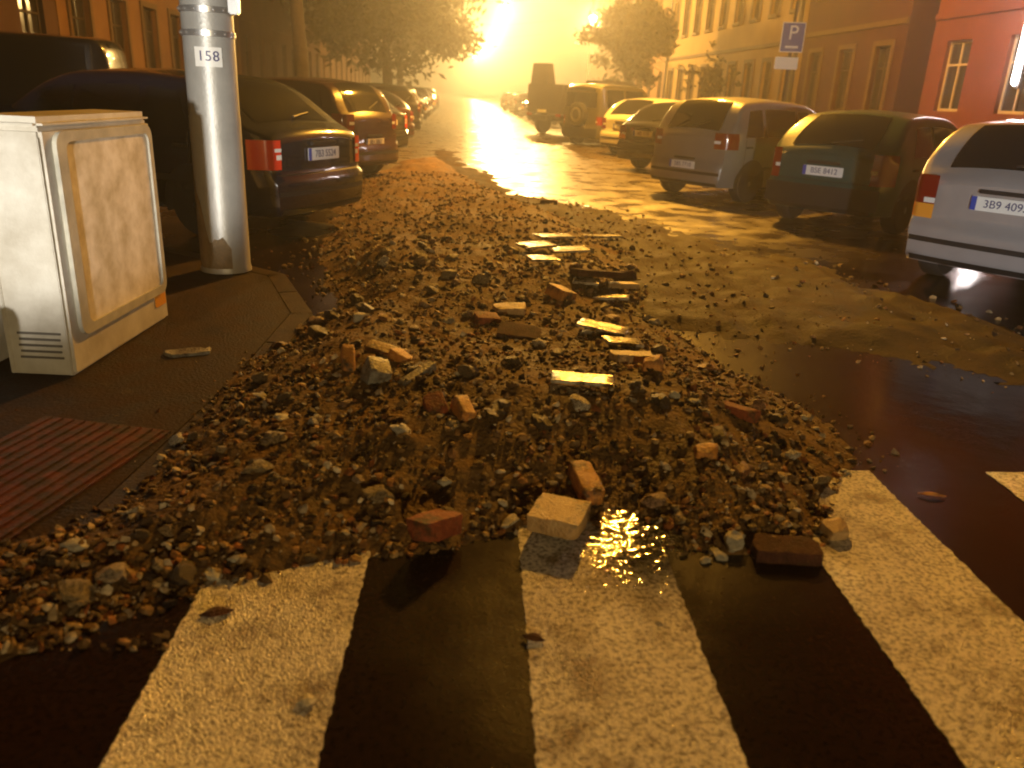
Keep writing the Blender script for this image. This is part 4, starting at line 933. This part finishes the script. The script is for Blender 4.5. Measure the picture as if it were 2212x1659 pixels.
# ------------------------------------------------------------------ street lamps over the road
def lamp_light(loc, watt, color=SODIUM):
    d = bpy.data.lights.new('sodium_light', 'POINT'); d.energy = watt; d.color = color; d.shadow_soft_size = .30
    o = bpy.data.objects.new('sodium_light', d); COL.objects.link(o); o.location = loc
LH = 8.5
LAMPS = [(4.5, 20.0), (4.5, 48.6), (4.35, 75.6), (4.9, 102.8), (5.3, 129.4), (5.2, 156.0), (4.6, 190.0)]
hd = MB(); hd.lathe([(.02, .32), (.06, .30), (.08, .2), (.22, .12), (.26, .02), (.24, 0)], 20); hme = hd.mesh('housing'); hme.materials.append(MT['zinc'])
ln = MB(); ln.lathe([(.23, -.004), (.21, -.06), (.12, -.10), (.01, -.11)], 20); lme = ln.mesh('lens'); lme.materials.append(MT['bulb'])
OR = ('nearest', 'second', 'third', 'fourth', 'fifth', 'sixth', 'farthest')
for k, (x, y) in enumerate(LAMPS):
    r_ = tag(empty('street_lamp', (x, y, LH)), OR[k]+' of the sodium lamps hanging on cables above the road', 'street lamp', 'sodium lamps over the road')
    for nm, me in (('housing', hme), ('lens', lme)):
        o = bpy.data.objects.new(nm, me); COL.objects.link(o); o.parent = r_
    m = MB(); A = Vector((XL-x+.0, 0, 1.4)); Bq = Vector((XR-x, 0, 1.4)); mid = Vector((0, 0, .32)); 
    for P in (A, Bq): m.tube(P, mid, .012, .012, 6)
    m.obj('cable', 'wire', r_)
    lamp_light((x, y, LH-.32), LAMP_W if k < 2 else LAMP_W*1.0, (SODIUM, (1, .56, .15))[k] if k < 2 else PALE)
rl = tag(empty('street_lamp', (9.0, 57.0, 0)), 'lamp on a tall post at the right pavement beside the tree', 'street lamp')
MB().lathe([(.11, 0), (.11, .8), (.07, .9), (.05, 6.2), (.0, 6.22)], 14).obj('post', 'zinc', rl, 40)
MB().lathe([(.05, 6.2), (.24, 6.45), (.26, 6.5), (.1, 6.62), (.01, 6.66)], 18).obj('housing', 'zinc', rl, 40)
MB().lathe([(.045, 6.12), (.23, 6.42), (.2, 6.30), (.1, 6.16), (.05, 6.10)], 18).obj('lens', 'bulb', rl, 40)
lamp_light((9.0, 56.6, 6.0), 8000, PALE)

# ------------------------------------------------------------------ trees
def tree(name, label, loc, trunk_r, trunk_h, crown_c, crown_r, nleaf, leafm, seed, lsize=.16, group='street trees'):
    rnd = random.Random(seed); root = tag(empty(name, loc), label, 'tree', group)
    m = MB(); top = Vector((rnd.uniform(-.2, .2), rnd.uniform(-.2, .2), trunk_h)); pts = [Vector((0, 0, 0)), Vector((.03, .02, .35)), top*.5+Vector((.05, 0, 0)), top]
    rr = [trunk_r*1.25, trunk_r, trunk_r*.9, trunk_r*.78]
    for i in range(3): m.tube(pts[i], pts[i+1], rr[i], rr[i+1], 12)
    cc = Vector(crown_c); cr = Vector(crown_r); tips = []
    for k in range(9):
        a = 2*PI*k/9+rnd.uniform(-.3, .3); e = Vector((math.cos(a)*cr.x*rnd.uniform(.4, .8), math.sin(a)*cr.y*rnd.uniform(.4, .8), cc.z-trunk_h+cr.z*rnd.uniform(-.35, .75)))
        q = top+e; mid = top+e*.5+Vector((rnd.uniform(-.2, .2), rnd.uniform(-.2, .2), .25)); m.tube(top, mid, trunk_r*.42, trunk_r*.22, 7); m.tube(mid, q, trunk_r*.22, trunk_r*.06, 6); tips.append(q)
        for _ in range(3):
            q2 = q+Vector((rnd.uniform(-1, 1), rnd.uniform(-1, 1), rnd.uniform(-.5, .9)))*.9; m.tube(mid.lerp(q, .6), q2, trunk_r*.1, trunk_r*.03, 5); tips.append(q2)
    m.obj('trunk', 'bark', root, 60)
    V = []; F = []; clumps = [tips[rnd.randrange(len(tips))]+Vector((rnd.gauss(0, .4), rnd.gauss(0, .4), rnd.gauss(0, .4))) for _ in range(34)]
    for _ in range(46):
        u = Vector((rnd.gauss(0, 1), rnd.gauss(0, 1), rnd.gauss(0, 1))).normalized()*(rnd.random()**.45); clumps.append(cc+Vector((u.x*cr.x, u.y*cr.y, u.z*cr.z)))
    for i in range(nleaf):
        c = clumps[rnd.randrange(len(clumps))]; p = c+Vector((rnd.gauss(0, 1), rnd.gauss(0, 1), rnd.gauss(0, .7)))*cr.x*.15
        R = Euler((rnd.uniform(-1.0, 1.0), rnd.uniform(-1.0, 1.0), rnd.uniform(0, 6.28))).to_matrix(); s = lsize*rnd.uniform(.6, 1.3); b = len(V)
        V += [p+R @ Vector(v) for v in ((-s, 0, 0), (0, -s*.45, s*.1), (s, 0, 0), (0, s*.45, s*.1))]; F.append((b, b+1, b+2, b+3))
    me = bpy.data.meshes.new('crown'); me.from_pydata([tuple(v) for v in V], [], F); ob('crown', me, leafm, root)
    return root
tree('street_tree', 'first street tree on the left, a dark trunk rising behind the dark red car', (-5.15, 29.5, 0), .27, 4.2, (0, 0, 7.6), (3.4, 3.4, 3.2), 15000, 'leaf2', 3, .2)
tree('street_tree', 'second street tree on the left with a broad olive crown against the glow', (-3.6, 47.0, 0), .30, 3.4, (0.0, 0, 6.5), (4.6, 4.5, 4.3), 26000, 'leaf', 4, .24)
tree('street_tree', 'third street tree on the left, farther off in the glow', (-4.2, 66.0, 0), .28, 3.6, (.4, 0, 7.0), (4.0, 4.0, 3.8), 15000, 'leaf', 5, .24)
tree('street_tree', 'round street tree on the right below the single post lamp', (8.65, 42.5, 0), .16, 2.0, (0, 0, 4.0), (1.8, 1.8, 2.1), 11000, 'leaf', 6, .17)
tree('street_tree', 'small dark tree on the right pavement before the yellow house', (10.9, 35.5, 0), .08, 1.5, (0, 0, 2.35), (.55, .55, .7), 900, 'leaf2', 8, .10)

# ------------------------------------------------------------------ misty air
hz = MB().box((10, 145, 8.4), (146, 376, 18.8)).obj('haze', None); tag(hz, 'orange lit mist filling the street', 'haze', kind='stuff')
m = bpy.data.materials.new('mist'); m.use_nodes = True; t = m.node_tree; t.nodes.clear()
out = t.nodes.new('ShaderNodeOutputMaterial'); pv_ = t.nodes.new('ShaderNodeVolumePrincipled'); pv_.inputs['Color'].default_value = (.92, .92, .92, 1)
pv_.inputs['Density'].default_value = .0042; pv_.inputs['Anisotropy'].default_value = .80
t.links.new(pv_.outputs[0], out.inputs['Volume']); hz.data.materials.append(m)
